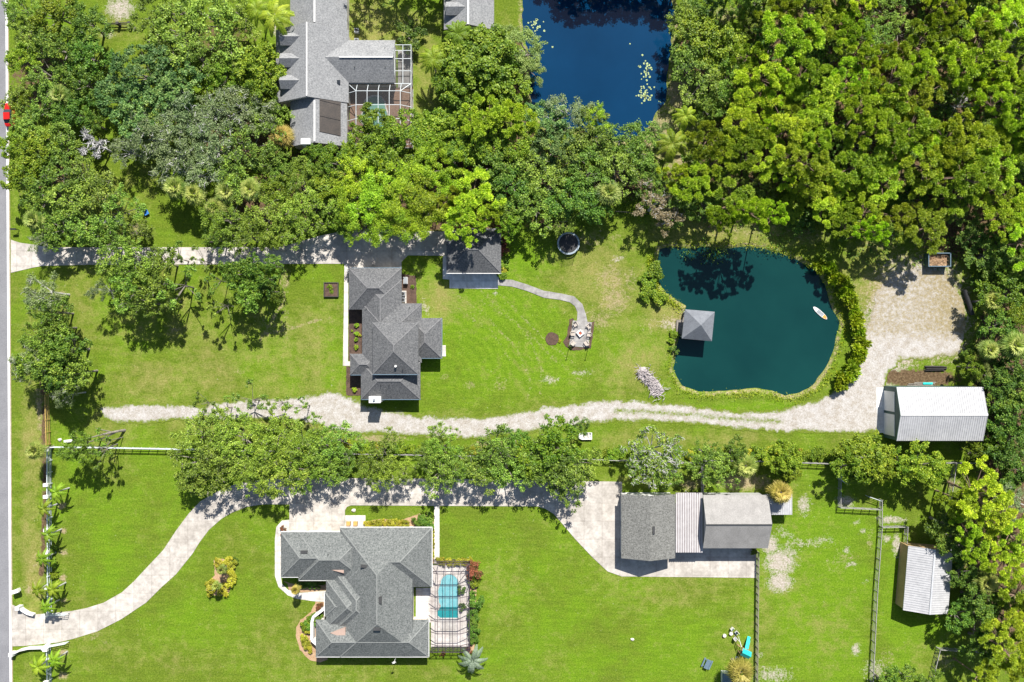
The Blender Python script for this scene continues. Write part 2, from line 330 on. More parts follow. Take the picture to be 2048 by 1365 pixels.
# ---------------------------------------------------------------- ground
def axis(a, st, far):
    c = list(np.arange(-a, a + st / 2, st)); e = []; x = a; k = st
    while x < far: k *= 1.35; x += k; e.append(x)
    return np.array([-v for v in e[::-1]] + c + e)
def grid_mesh(name, X, Y, Z, attrs, mat, keep=None, **kw):
    nx, ny = X.shape; idx = np.arange(nx * ny).reshape(nx, ny)
    q = np.stack([idx[:-1, :-1], idx[1:, :-1], idx[1:, 1:], idx[:-1, 1:]], -1).reshape(-1, 4)
    V = np.stack([X, Y, Z], -1).reshape(-1, 3); A = {k: v.reshape(-1) for k, v in attrs.items()}
    if keep is not None:
        kq = (keep.reshape(-1)[q]).sum(1) >= 3; q = q[kq]; u, inv = np.unique(q, return_inverse=True); q = inv.reshape(-1, 4); V = V[u]; A = {k: v[u] for k, v in A.items()}
    me = bpy.data.meshes.new(name); me.vertices.add(len(V)); me.vertices.foreach_set('co', V.astype('f').ravel())
    me.loops.add(q.size); me.loops.foreach_set('vertex_index', q.astype('i').ravel()); me.polygons.add(len(q))
    me.polygons.foreach_set('loop_start', np.arange(0, q.size, 4, dtype='i')); me.polygons.foreach_set('loop_total', np.full(len(q), 4, 'i'))
    me.polygons.foreach_set('use_smooth', np.ones(len(q), bool))
    for k, v in A.items(): me.attributes.new(k, 'FLOAT', 'POINT').data.foreach_set('value', v.astype('f'))
    me.materials.append(mat); me.update(calc_edges=True); me.validate()
    o = bpy.data.objects.new(name, me); COL.objects.link(o); return tag(o, **kw)
def blobs(X, Y, lst, n=0):
    out = np.zeros(X.shape)
    for b in lst:
        px, py, rx, ry, v = b; x, y, _ = P(px, py); d = np.hypot((X - x) / (rx / 10), (Y - y) / (ry / 10))
        out = np.maximum(out, v * np.clip(1.35 - d, 0, 1) / 1.0 if v > 0 else 0)
    return np.clip(out, 0, 1)
ax_ = axis(108, .45, 900); ay_ = axis(75, .45, 900)
X, Y = np.meshgrid(ax_, ay_, indexing='ij')
near = (np.abs(X) < 130) & (np.abs(Y) < 110)
sA = sdf(X, Y, pondA) + fbm(X, Y, 2.2, 5) * .5; sB = sdf(X, Y, pondB) + fbm(X, Y, 2.5, 9) * 1.4
def bank(s): return np.where(s < -.9, 0, np.where(s < 0, -.35 * (s + .9) / .9, -.35 - np.minimum(s, 5) * .35))
Z = np.minimum(bank(sA), bank(sB))
ditch = pline(X, Y, [(80,560),(84,700),(86,800),(84,900),(84,1000),(80,1100),(76,1200)])
Z = Z - .45 * np.exp(-(ditch / 1.1) ** 2)
Z = Z + np.where(near, fbm(X, Y, 9, 3) * .06, 0) * np.clip(-np.maximum(sA, sB) - 1, 0, 1)
for tx, ty, rr, hh in [(1452,445,60,.0)]: pass
sandy = blobs(X, Y, [(1745,760,45,70,.9),(1760,690,50,70,.8),(1780,640,60,60,.75),(1735,820,40,40,.7),(1820,620,80,70,.6),(1900,600,40,60,.5),(1880,690,60,40,.45),(1850,600,75,75,.60),(1800,560,50,50,.55),(1790,680,50,90,.72),(1880,640,70,60,.55),(1860,545,60,40,.62),(1770,740,45,50,.8),(1560,1125,34,30,.85),(1560,1165,28,22,.85),(1540,1090,20,22,.8),(1575,1105,25,20,.5),(1608,1010,16,22,.62),(1690,1003,22,12,.75),(1712,1299,9,13,.8),(1712,1045,9,5,.6),(1725,1063,8,6,.6),(1692,1102,10,8,.5),(1703,1128,14,7,.55),(1773,1077,9,9,.7),(1793,1090,9,26,.75),(1780,1040,35,9,.7),(1730,1163,6,5,.5),(1100,760,22,9,.5),(1160,745,24,8,.5),(1235,518,12,8,.55),(240,18,32,26,.75),(650,812,60,25,.5),(1520,1310,10,8,.5),(1545,1350,45,20,.5),(1750,1340,30,25,.45),(100,600,5,14,.6),(60,605,6,14,.6),(1340,650,25,14,.5),(550,50,6,30,.6),(990,587,8,5,.6),(855,620,5,16,.6),(848,612,6,14,.5),(215,70,24,8,.5),(1000,480,20,12,.3)])
sandy = np.maximum(sandy, np.clip(1.1 - pline(X, Y, [(1660,1080),(1600,1090),(1560,1060)]) / 1.6, 0, 1) * .4)
bare = blobs(X, Y, [(1800,590,90,80,.85),(1860,580,90,80,.85),(1880,660,80,80,.8),(1800,690,60,60,.85),(1770,640,50,80,.7),(1820,530,90,40,.6),(1220,560,45,45,.52),(1230,600,40,40,.62),(1200,640,40,30,.50),(1260,560,25,35,.45),(1180,480,60,30,.4),(1345,645,35,20,.55),(1300,650,40,30,.35),(940,770,16,12,.5),(890,755,16,10,.5),(1000,770,22,22,.42),(660,640,10,10,.4),(570,560,14,35,.55),(540,640,40,40,.35),(480,745,20,12,.4),(570,650,12,60,.42),(240,560,12,18,.45),(270,610,20,12,.5),(350,660,30,20,.42),(250,730,30,15,.3),(120,590,20,20,.5),(480,905,40,40,.3),(700,860,60,14,.68),(760,878,70,12,.68),(870,868,50,12,.62),(960,892,40,10,.65),(1000,890,40,14,.5),(600,850,50,12,.5),(120,890,20,12,.35),(1440,440,60,20,.35),(1700,620,10,60,.3),(1320,270,55,70,.8),(1360,190,45,50,.8),(1370,330,50,45,.75),(1450,30,40,25,.6),(1400,260,60,50,.5),(720,30,80,40,.35),(820,60,40,50,.4),(870,200,30,60,.3),(190,1270,24,12,.45),(210,1285,14,7,.4),(1690,1120,40,30,.4),(1665,1130,30,24,.35),(1740,1080,10,40,.45),(1775,1320,25,40,.4),(1890,1320,30,30,.5),(1905,970,25,18,.6),(1880,1225,22,14,.5),(1230,475,20,12,.45),(1500,460,160,24,.45),(1620,470,60,25,.45),(1760,480,60,30,.5),(1640,700,10,60,.5),(1660,600,14,60,.5),(1610,770,40,14,.55),(1420,1200,80,20,.12),(1480,965,60,22,.85),(1400,968,20,14,.6),(1520,965,30,20,.7),(1380,970,25,14,.7),(270,460,25,20,.6),(950,500,60,70,.0),(1790,755,60,20,.6),(60,1180,18,14,.6),(68,1130,10,30,.5),(125,1012,10,9,.9),(127,1062,9,8,.9),(128,1105,9,8,.9),(126,1155,9,9,.9),(128,1202,7,7,.9),(128,1305,11,8,.9),(126,1352,13,9,.9),(1075,1020,6,6,.3),(1330,20,10,60,.3)])
bare = np.maximum(bare, .62 * np.clip(1.2 - pline(X, Y, [(75,780),(80,860)]) / 1.2, 0, 1))
for k, tr in enumerate([[(560,560),(570,600),(545,640),(520,680)],[(640,640),(590,655),(530,670)],[(930,560),(1010,620),(1060,680),(1085,740),(1080,790)],[(900,580),(980,640),(1035,700),(1060,760),(1055,800)],[(960,600),(1050,660),(1110,720),(1160,760)],[(905,610),(980,660),(1020,720)],[(1000,590),(1100,690),(1150,730)]]):
    bare = np.maximum(bare, (.62 if k < 2 else .44) * np.clip(1.3 - pline(X, Y, tr) / .5, 0, 1))
dry = blobs(X, Y, [(500,720,330,120,.35),(350,760,200,60,.45),(150,650,80,140,.35),(330,640,120,80,.38),(40,1000,30,400,.15),(60,1000,22,420,.6),(70,1150,20,120,.8),(1200,560,110,120,.55),(1340,620,60,50,.7),(1280,730,90,70,.35),(1000,600,120,60,.2),(880,600,40,50,.6),(760,850,350,24,.55),(1400,880,300,22,.40),(1440,470,220,45,.55),(1600,760,60,40,.5),(1750,560,60,120,.55),(700,40,160,70,.5),(860,150,40,120,.5),(240,60,40,40,.3),(180,400,150,80,.4),(450,1300,280,60,.28),(700,1345,300,25,.25),(1500,1230,60,120,.35),(1630,1150,120,160,.15),(1350,1180,180,60,.30),(1000,1150,100,80,.25),(1830,1330,60,60,.3),(1300,960,120,20,.4),(400,840,140,30,.4),(200,840,100,50,.3),(1700,560,40,80,.5),(1100,820,80,20,.3)])
lush = blobs(X, Y, [(960,620,160,80,.8),(1020,720,150,90,.7),(560,720,90,70,.5),(250,640,60,90,.5),(150,980,60,100,.3),(420,1250,120,60,.4),(1350,1280,90,90,.5),(1100,1320,140,60,.4),(960,680,200,120,.55),(1230,700,120,60,.5),(1050,520,70,40,.8),(1340,560,45,60,.8),(1560,1280,200,200,.35),(1640,1180,120,220,.8),(1820,1200,80,160,.6),(1680,1300,60,80,.8),(780,770,60,60,.5),(660,720,60,80,.5),(300,1000,160,120,.25),(250,1120,100,80,.3),(1100,1200,250,160,.30),(600,1100,100,80,.4),(1450,820,120,16,.6),(1540,815,60,14,.8)])
litter = blobs(X, Y, [(1750,180,330,230,1.0),(1500,300,160,110,.85),(1500,420,220,24,.55),(1950,420,160,120,1.0),(2010,800,70,330,1.0),(2040,1100,120,260,.9),(1990,1000,50,40,.8),(1250,360,140,50,.8),(1000,330,180,100,.9),(800,380,180,70,.9),(560,400,120,70,.85),(480,280,140,80,.7),(330,250,110,80,.55),(80,150,90,130,.6),(100,350,90,90,.6),(430,80,130,60,.55),(980,440,60,22,.9),(640,310,70,20,.9),(1390,130,60,110,.7),(1200,250,120,40,.7),(1030,150,50,120,.6),(1100,450,80,22,.55),(160,450,60,30,.4),(820,450,180,16,.9),(84,760,10,60,.7),(82,900,9,70,.6),(84,1010,8,90,.4),(1060,1,60,60,.2),(1960,1180,50,160,.55),(1835,757,95,20,1.0),(1780,752,30,14,.9)])
litter = np.maximum(litter, .85 * np.clip(1.2 - pline(X, Y, [(86,720),(88,800),(85,880),(88,940),(88,1010),(85,1060),(84,1110),(80,1150)]) / .9, 0, 1) * np.clip(.7 + fbm(X, Y, 3, 77) * 2, .3, 1))
litter *= 1 - .9 * blobs(X, Y, [(1340,280,60,60,1),(1470,35,26,22,1),(1370,190,26,30,1)])
shore = np.clip(1 - np.abs(np.maximum(sA, sB) + .4) / .9, 0, 1); bare = np.maximum(bare, shore * .7); 
inside = np.maximum(sA, sB) > .2; litter = np.where(inside, 1, litter)
arc = blobs(X, Y, [(980,700,140,130,1.0),(1060,640,90,120,1.0),(900,640,70,60,.8)])
tag(grid_mesh('ground', X, Y, Z, dict(arc=arc, sandy=sandy, bare=bare, dry=dry, lush=lush, litter=litter), MT['ground']), kind='structure')
MB().prism(world([(1290,470),(1720,470),(1720,820),(1290,820)]), -2.2, -.35).build('pond_water', MT['waterg'], kind='structure')
MB().prism(world([(1010,-60),(1380,-60),(1380,300),(1010,300)]), -2.2, -.35).build('pond_water', MT['waterb'], kind='structure')
# sand track: a ragged sheet of white shell sand lying on the lawn
def sheet_grid(name, bb, fn, mat, z, **kw):
    (x0, y0), (x1, y1) = bb; a = P(x0, y1); b = P(x1, y0)
    X, Y = np.meshgrid(np.arange(a[0], b[0], .18), np.arange(a[1], b[1], .18), indexing='ij')
    s, attrs = fn(X, Y); return grid_mesh(name, X, Y, np.full(X.shape, z) + np.clip(s, 0, 1) * .02, attrs, mat, keep=s > 0, **kw)
trk = [(205,818),(260,812),(400,818),(470,805),(560,800),(610,795),(660,787),(700,800),(735,815),(780,828),(850,837),(960,840),(1020,832),(1090,818),(1180,808),(1250,806),(1330,810),(1400,818),(1470,828),(1560,826),(1630,808),(1680,785),(1708,752),(1722,715),(1738,675),(1748,630),(1758,590),(1790,556),(1840,540),(1890,555),(1915,600),(1925,650),(1915,700),(1860,715),(1800,712),(1775,738),(1766,772),(1762,850),(1750,862),(1640,860),(1560,860),(1470,852),(1390,842),(1300,838),(1230,838),(1160,845),(1080,856),(1020,862),(960,872),(900,872),(830,866),(760,862),(700,862),(650,850),(600,836),(540,832),(470,838),(400,832),(330,838),(260,842),(235,842),(215,832)]
def f_trk(X, Y):
    s = sdf(X, Y, trk) + .75 + fbm(X, Y, 1.8, 21) * 1.2 + fbm(X, Y, .6, 31) * .5
    mid = pline(X, Y, [(1230,822),(1300,824),(1380,830),(1470,838),(1560,843)])
    nf = np.clip((X - 68) / 3, 0, 1) * np.clip((Y + 5) / 5, 0, 1)
    wd = np.maximum(np.clip(1.25 - s / 1.1, 0, 1.3) * (1 - .55 * nf), np.clip(1.05 - mid / 1.3, 0, 1) * .75)
    return s, dict(yard=nf, weed=np.clip(np.maximum(wd, np.clip((Y + 3.0) / 5, 0, 1) * .62 + np.clip((X - 80) / 8, 0, 1) * np.clip((Y + 1) / 4, 0, 1) * .2), 0, 1.3))
sheet_grid('sand_track', ((190,520),(1950,890)), f_trk, MT['sand'], .05, kind='structure')

# ---------------------------------------------------------------- roads and paving
def slab(name, poly, mat, z=.06, **kw): return MB().prism(world(poly), -.15, z).build(name, mat, **kw)
MB().prism(world([(-58,-700),(10,-700),(11.5,0),(20,1365),(24,2100),(-48,2100)]), -.2, .045).build('road', MT['asph'], kind='structure')
rd = MB(); rd.prism(world([(9,-700),(13,-700),(15.5,0),(24,1365),(27,2100),(23,2100),(19.5,1365),(11,0)]), -.1, .052); rd.build('road_marking', MT['line'], kind='structure')
MB().prism(world([(14,-700),(16,-700),(17.5,0),(26,1365),(29,2100),(27,2100),(23.5,1365),(15.5,0)]), -.1, .03).build('road_shoulder', MT['gravel'], kind='structure')
drv1 = [(22,480),(40,486),(62,489),(100,495),(296,495),(560,495),(585,488),(640,472),(684,463),(732,458),(836,462),(893,464),(893,513),(886,512),(816,511),(803,524),(803,546),(697,546),(697,528),(640,528),(182,530),(88,532),(69,535),(22,546)]
slab('driveway', drv1, MT['conc'], kind='structure')
drv2 = [(25,1210),(40,1217),(56,1226),(73,1229),(110,1226),(146,1222),(171,1217),(207,1206),(244,1185),(268,1163),(295,1134),(327,1100),(352,1062),(378,1027),(401,1003),(434,984),(472,968),(530,959),(603,956),(740,957),(900,958),(1020,960),(1244,964),(1244,990),(1300,1000),(1512,1080),(1512.6,1156),(1243,1153),(1215,1143),(1185,1115),(1150,1078),(1118,1040),(1107,1028),(1091,1018),(1075,1013),(880,1012),(868,1012),(702,1011),(694,1014),(690,1021),(690,1060),(680,1070),(579,1070),(579,1009),(525,1009),(494,1014),(463,1026),(443,1038),(418,1060),(400,1084),(385,1108),(352,1149),(324,1174),(293,1205),(244,1238),(195,1263),(146,1278),(117,1285),(49,1292),(23,1293)]
slab('driveway', drv2, MT['conc2'], kind='structure')
slab('side_path', [(868.5,1012.5),(879,1012.5),(879,1128),(868.5,1128)], MT['walk'], .062, kind='structure')
slab('front_path', [(578.7,1040),(564,1041.5),(553,1054),(550,1078),(550,1152),(557,1174),(576,1191),(594,1198),(631,1203),(660,1205),(660,1181),(601,1186),(576,1180),(564,1168),(562,1155),(562,1066),(578.7,1066)], MT['walk'], .063, kind='structure')
slab('entry_pad', [(690.5,1031),(731,1031),(731,1062),(690.5,1062)], MT['walk'], .064, kind='structure')
slab('side_path', [(689,528.5),(696.8,528.5),(696,723),(705,723),(705,732),(686,732)], MT['walk'], .062, kind='structure')
slab('patio', [(886,513),(895,513),(895,530),(1000,530),(995.6,578),(899,577),(899,559.5),(885.5,558.5)], MT['patio'], .10, kind='structure')
slab('paver_path', [(996,559),(1024,560),(1053,569),(1088,582),(1120,587),(1148,593),(1165,609),(1172,630),(1175,644),(1154,642),(1155,625),(1150,613),(1140,605),(1120,600),(1088,596),(1053,582),(1024,573.5),(996,571)], MT['paver'], .07, kind='structure')
slab('fire_pit_terrace', [(1145.6,641.3),(1183.7,645),(1176.4,695.5),(1138,692.6)], MT['paver'], .09, kind='structure')
slab('door_pad', [(870,691),(891.6,691),(891.6,713),(870,713)], MT['walk'], .07, kind='structure')
slab('concrete_apron', [(1753,775),(1768,775),(1768,866),(1753,866)], MT['patio'], .075, kind='structure')
def bed(name, poly, mat, z=.06, sd=1):
    pts = [P(*q)[:2] for q in poly]; out = []; r = random.Random(sd)
    for i, a in enumerate(pts):
        b = pts[(i + 1) % len(pts)]; n = max(1, int(math.dist(a, b) / .5))
        for k in range(n): out.append((a[0] + (b[0] - a[0]) * k / n + r.uniform(-.09, .09), a[1] + (b[1] - a[1]) * k / n + r.uniform(-.09, .09)))
    return MB().prism(out, -.1, z).build(name, mat, kind='structure')
bed('mulch_bed', [(1139,640),(1146,636),(1148,640.8),(1145,642),(1137.5,693),(1176.5,696),(1184,645.5),(1189,643),(1186,670),(1181,697),(1165,699),(1146,702),(1132,694),(1126,684),(1134,672)], MT['mulch'])
bed('mulch_bed', [(1104 + 14 * math.cos(a * .52), 678 + 13 * math.sin(a * .52)) for a in range(12)], MT['mulch'], .1, 3)
bed('mulch_bed', [(697.3,618),(728,618),(728,715),(697,722)], MT['mulch'], .05)
bed('mulch_bed', [(693,733),(726,733),(726,791),(692,792)], MT['mulch'], .05)
bed('mulch_bed', [(800,548),(832,552),(834,608),(800,610)], MT['mulch'], .05)
bed('flower_bed', [(576,1168),(562,1160),(590,1170),(655,1170),(655,1181),(601,1185.5),(577,1180)], MT['redmulch'], .05)
bed('flower_bed', [(632,1204),(655,1206),(655,1320),(640,1325),(620,1321),(600,1300),(592,1275),(592,1255),(602,1240),(622,1224)], MT['redmulch'], .05)
bed('flower_bed', [(731.5,1044),(760,1038),(800,1042),(820,1034),(838,1028),(858,1032),(867.5,1045),(867.5,1128),(860,1128),(860,1066),(731.5,1062)], MT['redmulch'], .05)
bed('flower_bed', [(880,1128),(945,1122),(955,1140),(952,1200),(948,1300),(936,1310),(936,1131),(880,1131)], MT['redmulch'], .05)
bed('flower_bed', [(428,1122),(440,1118),(464,1120),(470,1135),(468,1160),(458,1185),(440,1193),(424,1190),(412,1180),(416,1165),(430,1150)], MT['redmulch'], .06)

# ---------------------------------------------------------------- buildings
def T(x, y): return (x / 10, -y / 10)       # true offset in photo pixels from the image centre -> metres
CAPS = []
def hip(mb, x0, y0, x1, y1, ez, pitch=.5, clipx=None, th=.2):
    X0, Y1 = T(x0, y0); X1, Y0 = T(x1, y1)   # Y1 north, Y0 south
    w_, h_ = X1 - X0, Y1 - Y0; hf = min(w_, h_) / 2; rz = ez + hf * pitch
    if w_ >= h_: r0, r1 = (X0 + hf, (Y0 + Y1) / 2, rz), (X1 - hf, (Y0 + Y1) / 2, rz)
    else: r0, r1 = ((X0 + X1) / 2, Y0 + hf, rz), ((X0 + X1) / 2, Y1 - hf, rz)
    a, b, c, d = (X0, Y0, ez), (X1, Y0, ez), (X1, Y1, ez), (X0, Y1, ez)
    if clipx is not None:                    # E slope stops early (N-S ridge only)
        cx = clipx / 10; zc = rz - (cx - r0[0]) * pitch; t = X1 - cx
        mb.poly([a, (cx, Y0, ez), (cx, Y0 + t, zc), r0]); mb.poly([(cx, Y0 + t, zc), (cx, Y1 - t, zc), r1, r0]); mb.poly([(cx, Y1 - t, zc), (cx, Y1, ez), d, r1]); mb.poly([d, a, r0, r1])
        mb.poly([(cx, Y0, ez), (cx, Y1, ez), (cx, Y1 - t, zc), (cx, Y0 + t, zc)]); b = (cx, Y0, ez); c = (cx, Y1, ez)
    elif w_ >= h_: mb.poly([a, b, r1, r0]); mb.poly([b, c, r1]); mb.poly([c, d, r0, r1]); mb.poly([d, a, r0])
    else: mb.poly([a, b, r0]); mb.poly([b, c, r1, r0]); mb.poly([c, d, r1]); mb.poly([d, a, r0, r1])
    up_ = lambda p: (p[0], p[1], p[2] + .02)
    for p, q in ((a, r0), (d, r0), (b, r1), (c, r1), (r0, r1)) if w_ >= h_ else ((a, r0), (b, r0), (c, r1), (d, r1), (r0, r1)):
        if clipx is None or p[0] < X0 + 1 or p is r0: CAPS.append((up_(p), up_(q)))
    lo = [(p[0], p[1], ez - th) for p in (a, b, c, d)]; up = [a, b, c, d]
    for i in range(4): j = (i + 1) % 4; mb.poly([lo[i], lo[j], up[j], up[i]])
    mb.poly(lo[::-1])
def roofz(x, y, rects, ez, pitch=.5):
    return max([ez + min(x - a, c - x, y - b, d - y) / 10 * pitch for a, b, c, d in rects if a < x < c and b < y < d] + [ez])
def caps(parent, mat):
    m = MB()
    for p, q in CAPS:
        if math.dist(p, q) > .3: m.bar(p, q, .19, .03)
    CAPS.clear(); m.build('ridge_cap', mat, parent)
def wallrect(mb, x0, y0, x1, y1, ez, ins=.5, z0=0):
    X0, Y1 = T(x0, y0); X1, Y0 = T(x1, y1)
    mb.prism([(X0 + ins, Y0 + ins), (X1 - ins, Y0 + ins), (X1 - ins, Y1 - ins), (X0 + ins, Y1 - ins)], z0, ez - .18)
def gutter(mb, segs, ez):
    for x0, y0, x1, y1 in segs:
        a = T(x0, y0); b = T(x1, y1); mb.bar((a[0], a[1], ez - .07), (b[0], b[1], ez - .07), .14, .15)
def fr(c, rz):
    m = Matrix.Rotation(rz, 3, 'Z'); return lambda x, y, z: tuple(Vector(c) + m @ Vector((x, y, z)))
def gable(parent, c, L, Wd, rz, ez, rise, roofmat, wallmat, over=.35, rib=0, ribw=.07, open_=False, names=('roof', 'wall')):
    """gable roof, ridge along local x; ez = eave height"""
    f = fr(c, rz); r = MB(); hw = Wd / 2; hl = L / 2; th = .12
    for s in (-1, 1):
        top = [(-hl, s * hw, ez), (hl, s * hw, ez), (hl, 0, ez + rise), (-hl, 0, ez + rise)]
        if s > 0: top = top[::-1]
        bot = [(x, y, z - th) for x, y, z in top]
        r.poly([f(*p) for p in top]); r.poly([f(*p) for p in bot[::-1]])
        for i in range(4):
            j = (i + 1) % 4
            if abs(top[i][1]) < 1e-6 and abs(top[j][1]) < 1e-6: continue
            r.poly([f(*bot[i]), f(*bot[j]), f(*top[j]), f(*top[i])])
        if rib:
            n = int(L / rib)
            for k in range(n + 1):
                x = -hl + .04 + (L - .08) * k / n; r.bar(f(x, s * hw, ez + .02), f(x, s * .02, ez + rise + .02), ribw, .07)
    r.build(names[0], roofmat, parent)
    if not open_:
        wl = MB(); a = hl - over; b = hw - over; zr = ez + rise - th - .01; ze = ez + rise * over / hw - th - .01
        q = [(-a, -b, 0), (-a, b, 0), (-a, b, ze), (-a, 0, zr), (-a, -b, ze)]
        wl.poly([f(*p) for p in q[::-1]][::-1]); q2 = [(a, y, z) for _, y, z in q]; wl.poly([f(*p) for p in q2[::-1]])
        for y in (-b, b): wl.poly([f(-a, y, 0), f(a, y, 0), f(a, y, ze), f(-a, y, ze)])
        wl.build(names[1], wallmat, parent)
    rc = MB(); rc.bar(f(-hl, 0, ez + rise + .03), f(hl, 0, ez + rise + .03), .28, .07); return r, rc, f
def window(parent, p, nrm, wd=1.2, ht=1.2, name='window', frame='white', pane='glass'):
    """p = centre on the wall face, nrm = outward 'N','S','E','W'"""
    ex = nrm in 'NS'; s = 1 if nrm in 'NE' else -1
    off = (0, s * .03, 0) if ex else (s * .03, 0, 0); d = (wd, .06, ht) if ex else (.06, wd, ht)
    o = MB().box([p[i] + off[i] for i in range(3)], d).build(name, MT[frame], parent)
    d2 = (wd - .16, .03, ht - .16) if ex else (.03, wd - .16, ht - .16); off2 = (0, s * .065, 0) if ex else (s * .065, 0, 0)
    MB().box([p[i] + off2[i] for i in range(3)], d2).build('pane', MT[pane], o)
def pipe(parent, x, y, z, h=.35, r=.06, name='vent_pipe', mat='dark'): MB().tube([(x, y, z - .2), (x, y, z + h)], r, 8).build(name, MT[mat], parent)

# --- centre house
hz = 2.8
hs = thing('house', 'large house with dark grey hipped roofs and white chimney above the white sand track', 'house', (*T(-235, 0), 0))
R = MB(); WL = MB()
for i, q in enumerate([(-319.7,-143,-216.5,-61.6),(-293,-120,-216,90),(-293.5,-73.6,-177,42),(-296,41,-179.5,114),(-200,-45,-137.6,33.3),(-317,25,-262,66)]):
    hip(R, *q, hz + i * .004); wallrect(WL, *q, hz + i * .003, .5 + i * .004)
R.build('roof', MT['sh1'], hs); caps(hs, MT['cap1']); WL.build('wall', MT['stucco'], hs)
U = MB(); hip(U, -268, -36, -180, 64, 5.25); U.build('upper_roof', MT['sh1'], hs); caps(hs, MT['cap1'])
UW = MB(); wallrect(UW, -266.5, -34.5, -181.5, 62.5, 5.2, .4, 2.9); UW.build('upper_wall', MT['white'], hs)
G = MB(); gutter(G, [(-296.5,114.5,-179,114.5),(-200,33.8,-137,33.8),(-317.5,66.5,-296,66.5),(-137.2,-45,-137.2,33),(-320,-143,-216,-143.4)], hz); gutter(G, [(-268.5,64.5,-179.5,64.5)], 5.25); G.build('gutter', MT['slateblue'], hs)
ch = MB(); x0, y0 = T(-276, 119); x1, y1 = T(-255, 107.5); ch.prism([(x0, y0), (x1, y0), (x1, y1), (x0, y1)], 0, 4.5)
cho = ch.build('chimney', MT['white'], hs); MB().tube([((x0 + x1) / 2 - .1, (y0 + y1) / 2, 4.4), ((x0 + x1) / 2 - .1, (y0 + y1) / 2, 4.85)], .24, 14).build('chimney_pot', MT['greyplast'], cho)
MB().prism([(x0 - .08, y0 - .08), (x1 + .08, y0 - .08), (x1 + .08, y1 + .08), (x0 - .08, y1 + .08)], 4.42, 4.52).build('chimney_cap', MT['white'], cho)
tv = T(-222, 48); MB().tube([(tv[0], tv[1], 5.6), (tv[0], tv[1], 6.45)], .22, 14).build('turbine_vent', MT['white'], hs)
HR = [(-319.7,-143,-216.5,-61.6),(-293,-120,-216,90),(-293.5,-73.6,-177,42),(-296,41,-179.5,114)]
for (a, b, z) in [(-209,54,5.25),(-254,86,0),(-238,86,0),(-284,-63,0),(-200,-66,0)]:
    q = T(a, b); z = roofz(a, b, HR, 2.8) if z == 0 else z + .5; pipe(hs, q[0], q[1], z)
for x, wd in ((-300, 4.9), (-250, 4.9)):
    q = T(x, -138); window(hs, (q[0], q[1], 1.15), 'N', wd, 2.2, 'garage_door', 'white', 'white')
for x, y, n_, wd in [(-283,109,'S',1.2),(-215,109,'S',1.8),(-195,109,'S',1.2),(-150,28.4,'S',1.4),(-142.4,-20,'E',1.5),(-184,85,'E',1.5),(-184.3,-60,'E',1.2),(-312,46,'W',1.2),(-314.5,-100,'W',1.4),(-291,100,'W',1.2)]:
    q = T(x, y); window(hs, (q[0], q[1], 1.5), n_, wd, 1.2)

# --- small hip-roofed garage
sg = thing('garage', 'small square garage with dark grey hip roof and concrete patio beside the upper driveway', 'garage', (*T(-76, -177), 0))
R = MB(); q = (-128.5,-220.5,-21.4,-133); hip(R, *q, 2.8, .5); R.build('roof', MT['sh1'], sg); caps(sg, MT['cap1'])
WL = MB(); wallrect(WL, *q, 2.8); WL.build('wall', MT['stucco'], sg)
for x, y in ((-84,-187),(-66,-188),(-84,-178),(-66,-183)):
    a = T(x, y); MB().box((a[0], a[1], 4.75), (.32, .28, .5)).build('roof_vent', MT['tan'], sg)
a = T(-125, -180); window(sg, (T(-123.5, 0)[0], a[1], 1.15), 'W', 4.8, 2.2, 'garage_door', 'white', 'white')
a = T(-60, -138); window(sg, (a[0], a[1], 1.1), 'S', 1.0, 2.1, 'door', 'white', 'glass')
G = MB(); gutter(G, [(-129,-132.6,-21,-132.6)], 2.8); G.build('gutter', MT['white'], sg)

# --- south house
sh = thing('house', 'sprawling grey-green hip-roofed house with screened pool south of the lower driveway', 'house', (*T(-280, 490), 0))
R = MB(); WL = MB()
for i, q in enumerate([(-336.4,364.7,-156.7,481),(-348,449,-250,566.3),(-363.6,465.5,-270,560),(-366.3,491,-300,539),(-383.8,545.5,-163,617.5),(-452,373.6,-285,461.6),(-417.6,373.6,-285,468)]):
    hip(R, *q, 3 + i * .004); wallrect(WL, *q, 3 + i * .003, .55 + i * .005)
hip(R, -336.4, 364.7, -176.4, 617.5, 3.03, .5, clipx=-193.5)
R.build('roof', MT['sh2'], sh); caps(sh, MT['cap2']); wallrect(WL, -336.4, 364.7, -190, 617.5, 3, .62); WL.build('wall', MT['stucco'], sh)
G = MB(); gutter(G, [(-336.4,364.3,-156.3,364.3),(-156.2,364.7,-156.2,481),(-452.5,373,-336,373),(-452.4,462,-417.6,462),(-417.6,468.4,-350,468.4),(-366.8,491,-366.8,539),(-383.8,618,-162.6,618),(-162.6,545.5,-162.6,617.5),(-348,566.8,-362,566.8)], 3.0); G.build('gutter', MT['white'], sh)
SR = [(-336.4,364.7,-156.7,481),(-348,449,-250,566.3),(-383.8,545.5,-163,617.5),(-452,373.6,-285,461.6),(-336.4,364.7,-176.4,617.5)]
for x, y, z, rz in [(-401,407,0,0),(-283,431,0,0),(-250,492,0,1.57),(-257,548,0,0)]:
    a = T(x, y); z = roofz(x, y, SR, 3.03) + .12; MB().box((a[0], a[1], z), (1.3, .5, .34), rz).build('ridge_vent', MT['vent'], sh)
for x, y in ((-354,411),(-352,588),(-290,586),(-205,400)): a = T(x, y); pipe(sh, a[0], a[1], roofz(x, y, SR, 3.03))
for tri in ([(-352,443),(-326,436),(-326,450)], [(-352,566),(-323,556),(-323,576)]):
    MB().prism([T(*t) for t in tri], 3.0, 4.25).build('cricket', MT['tan'], sh)
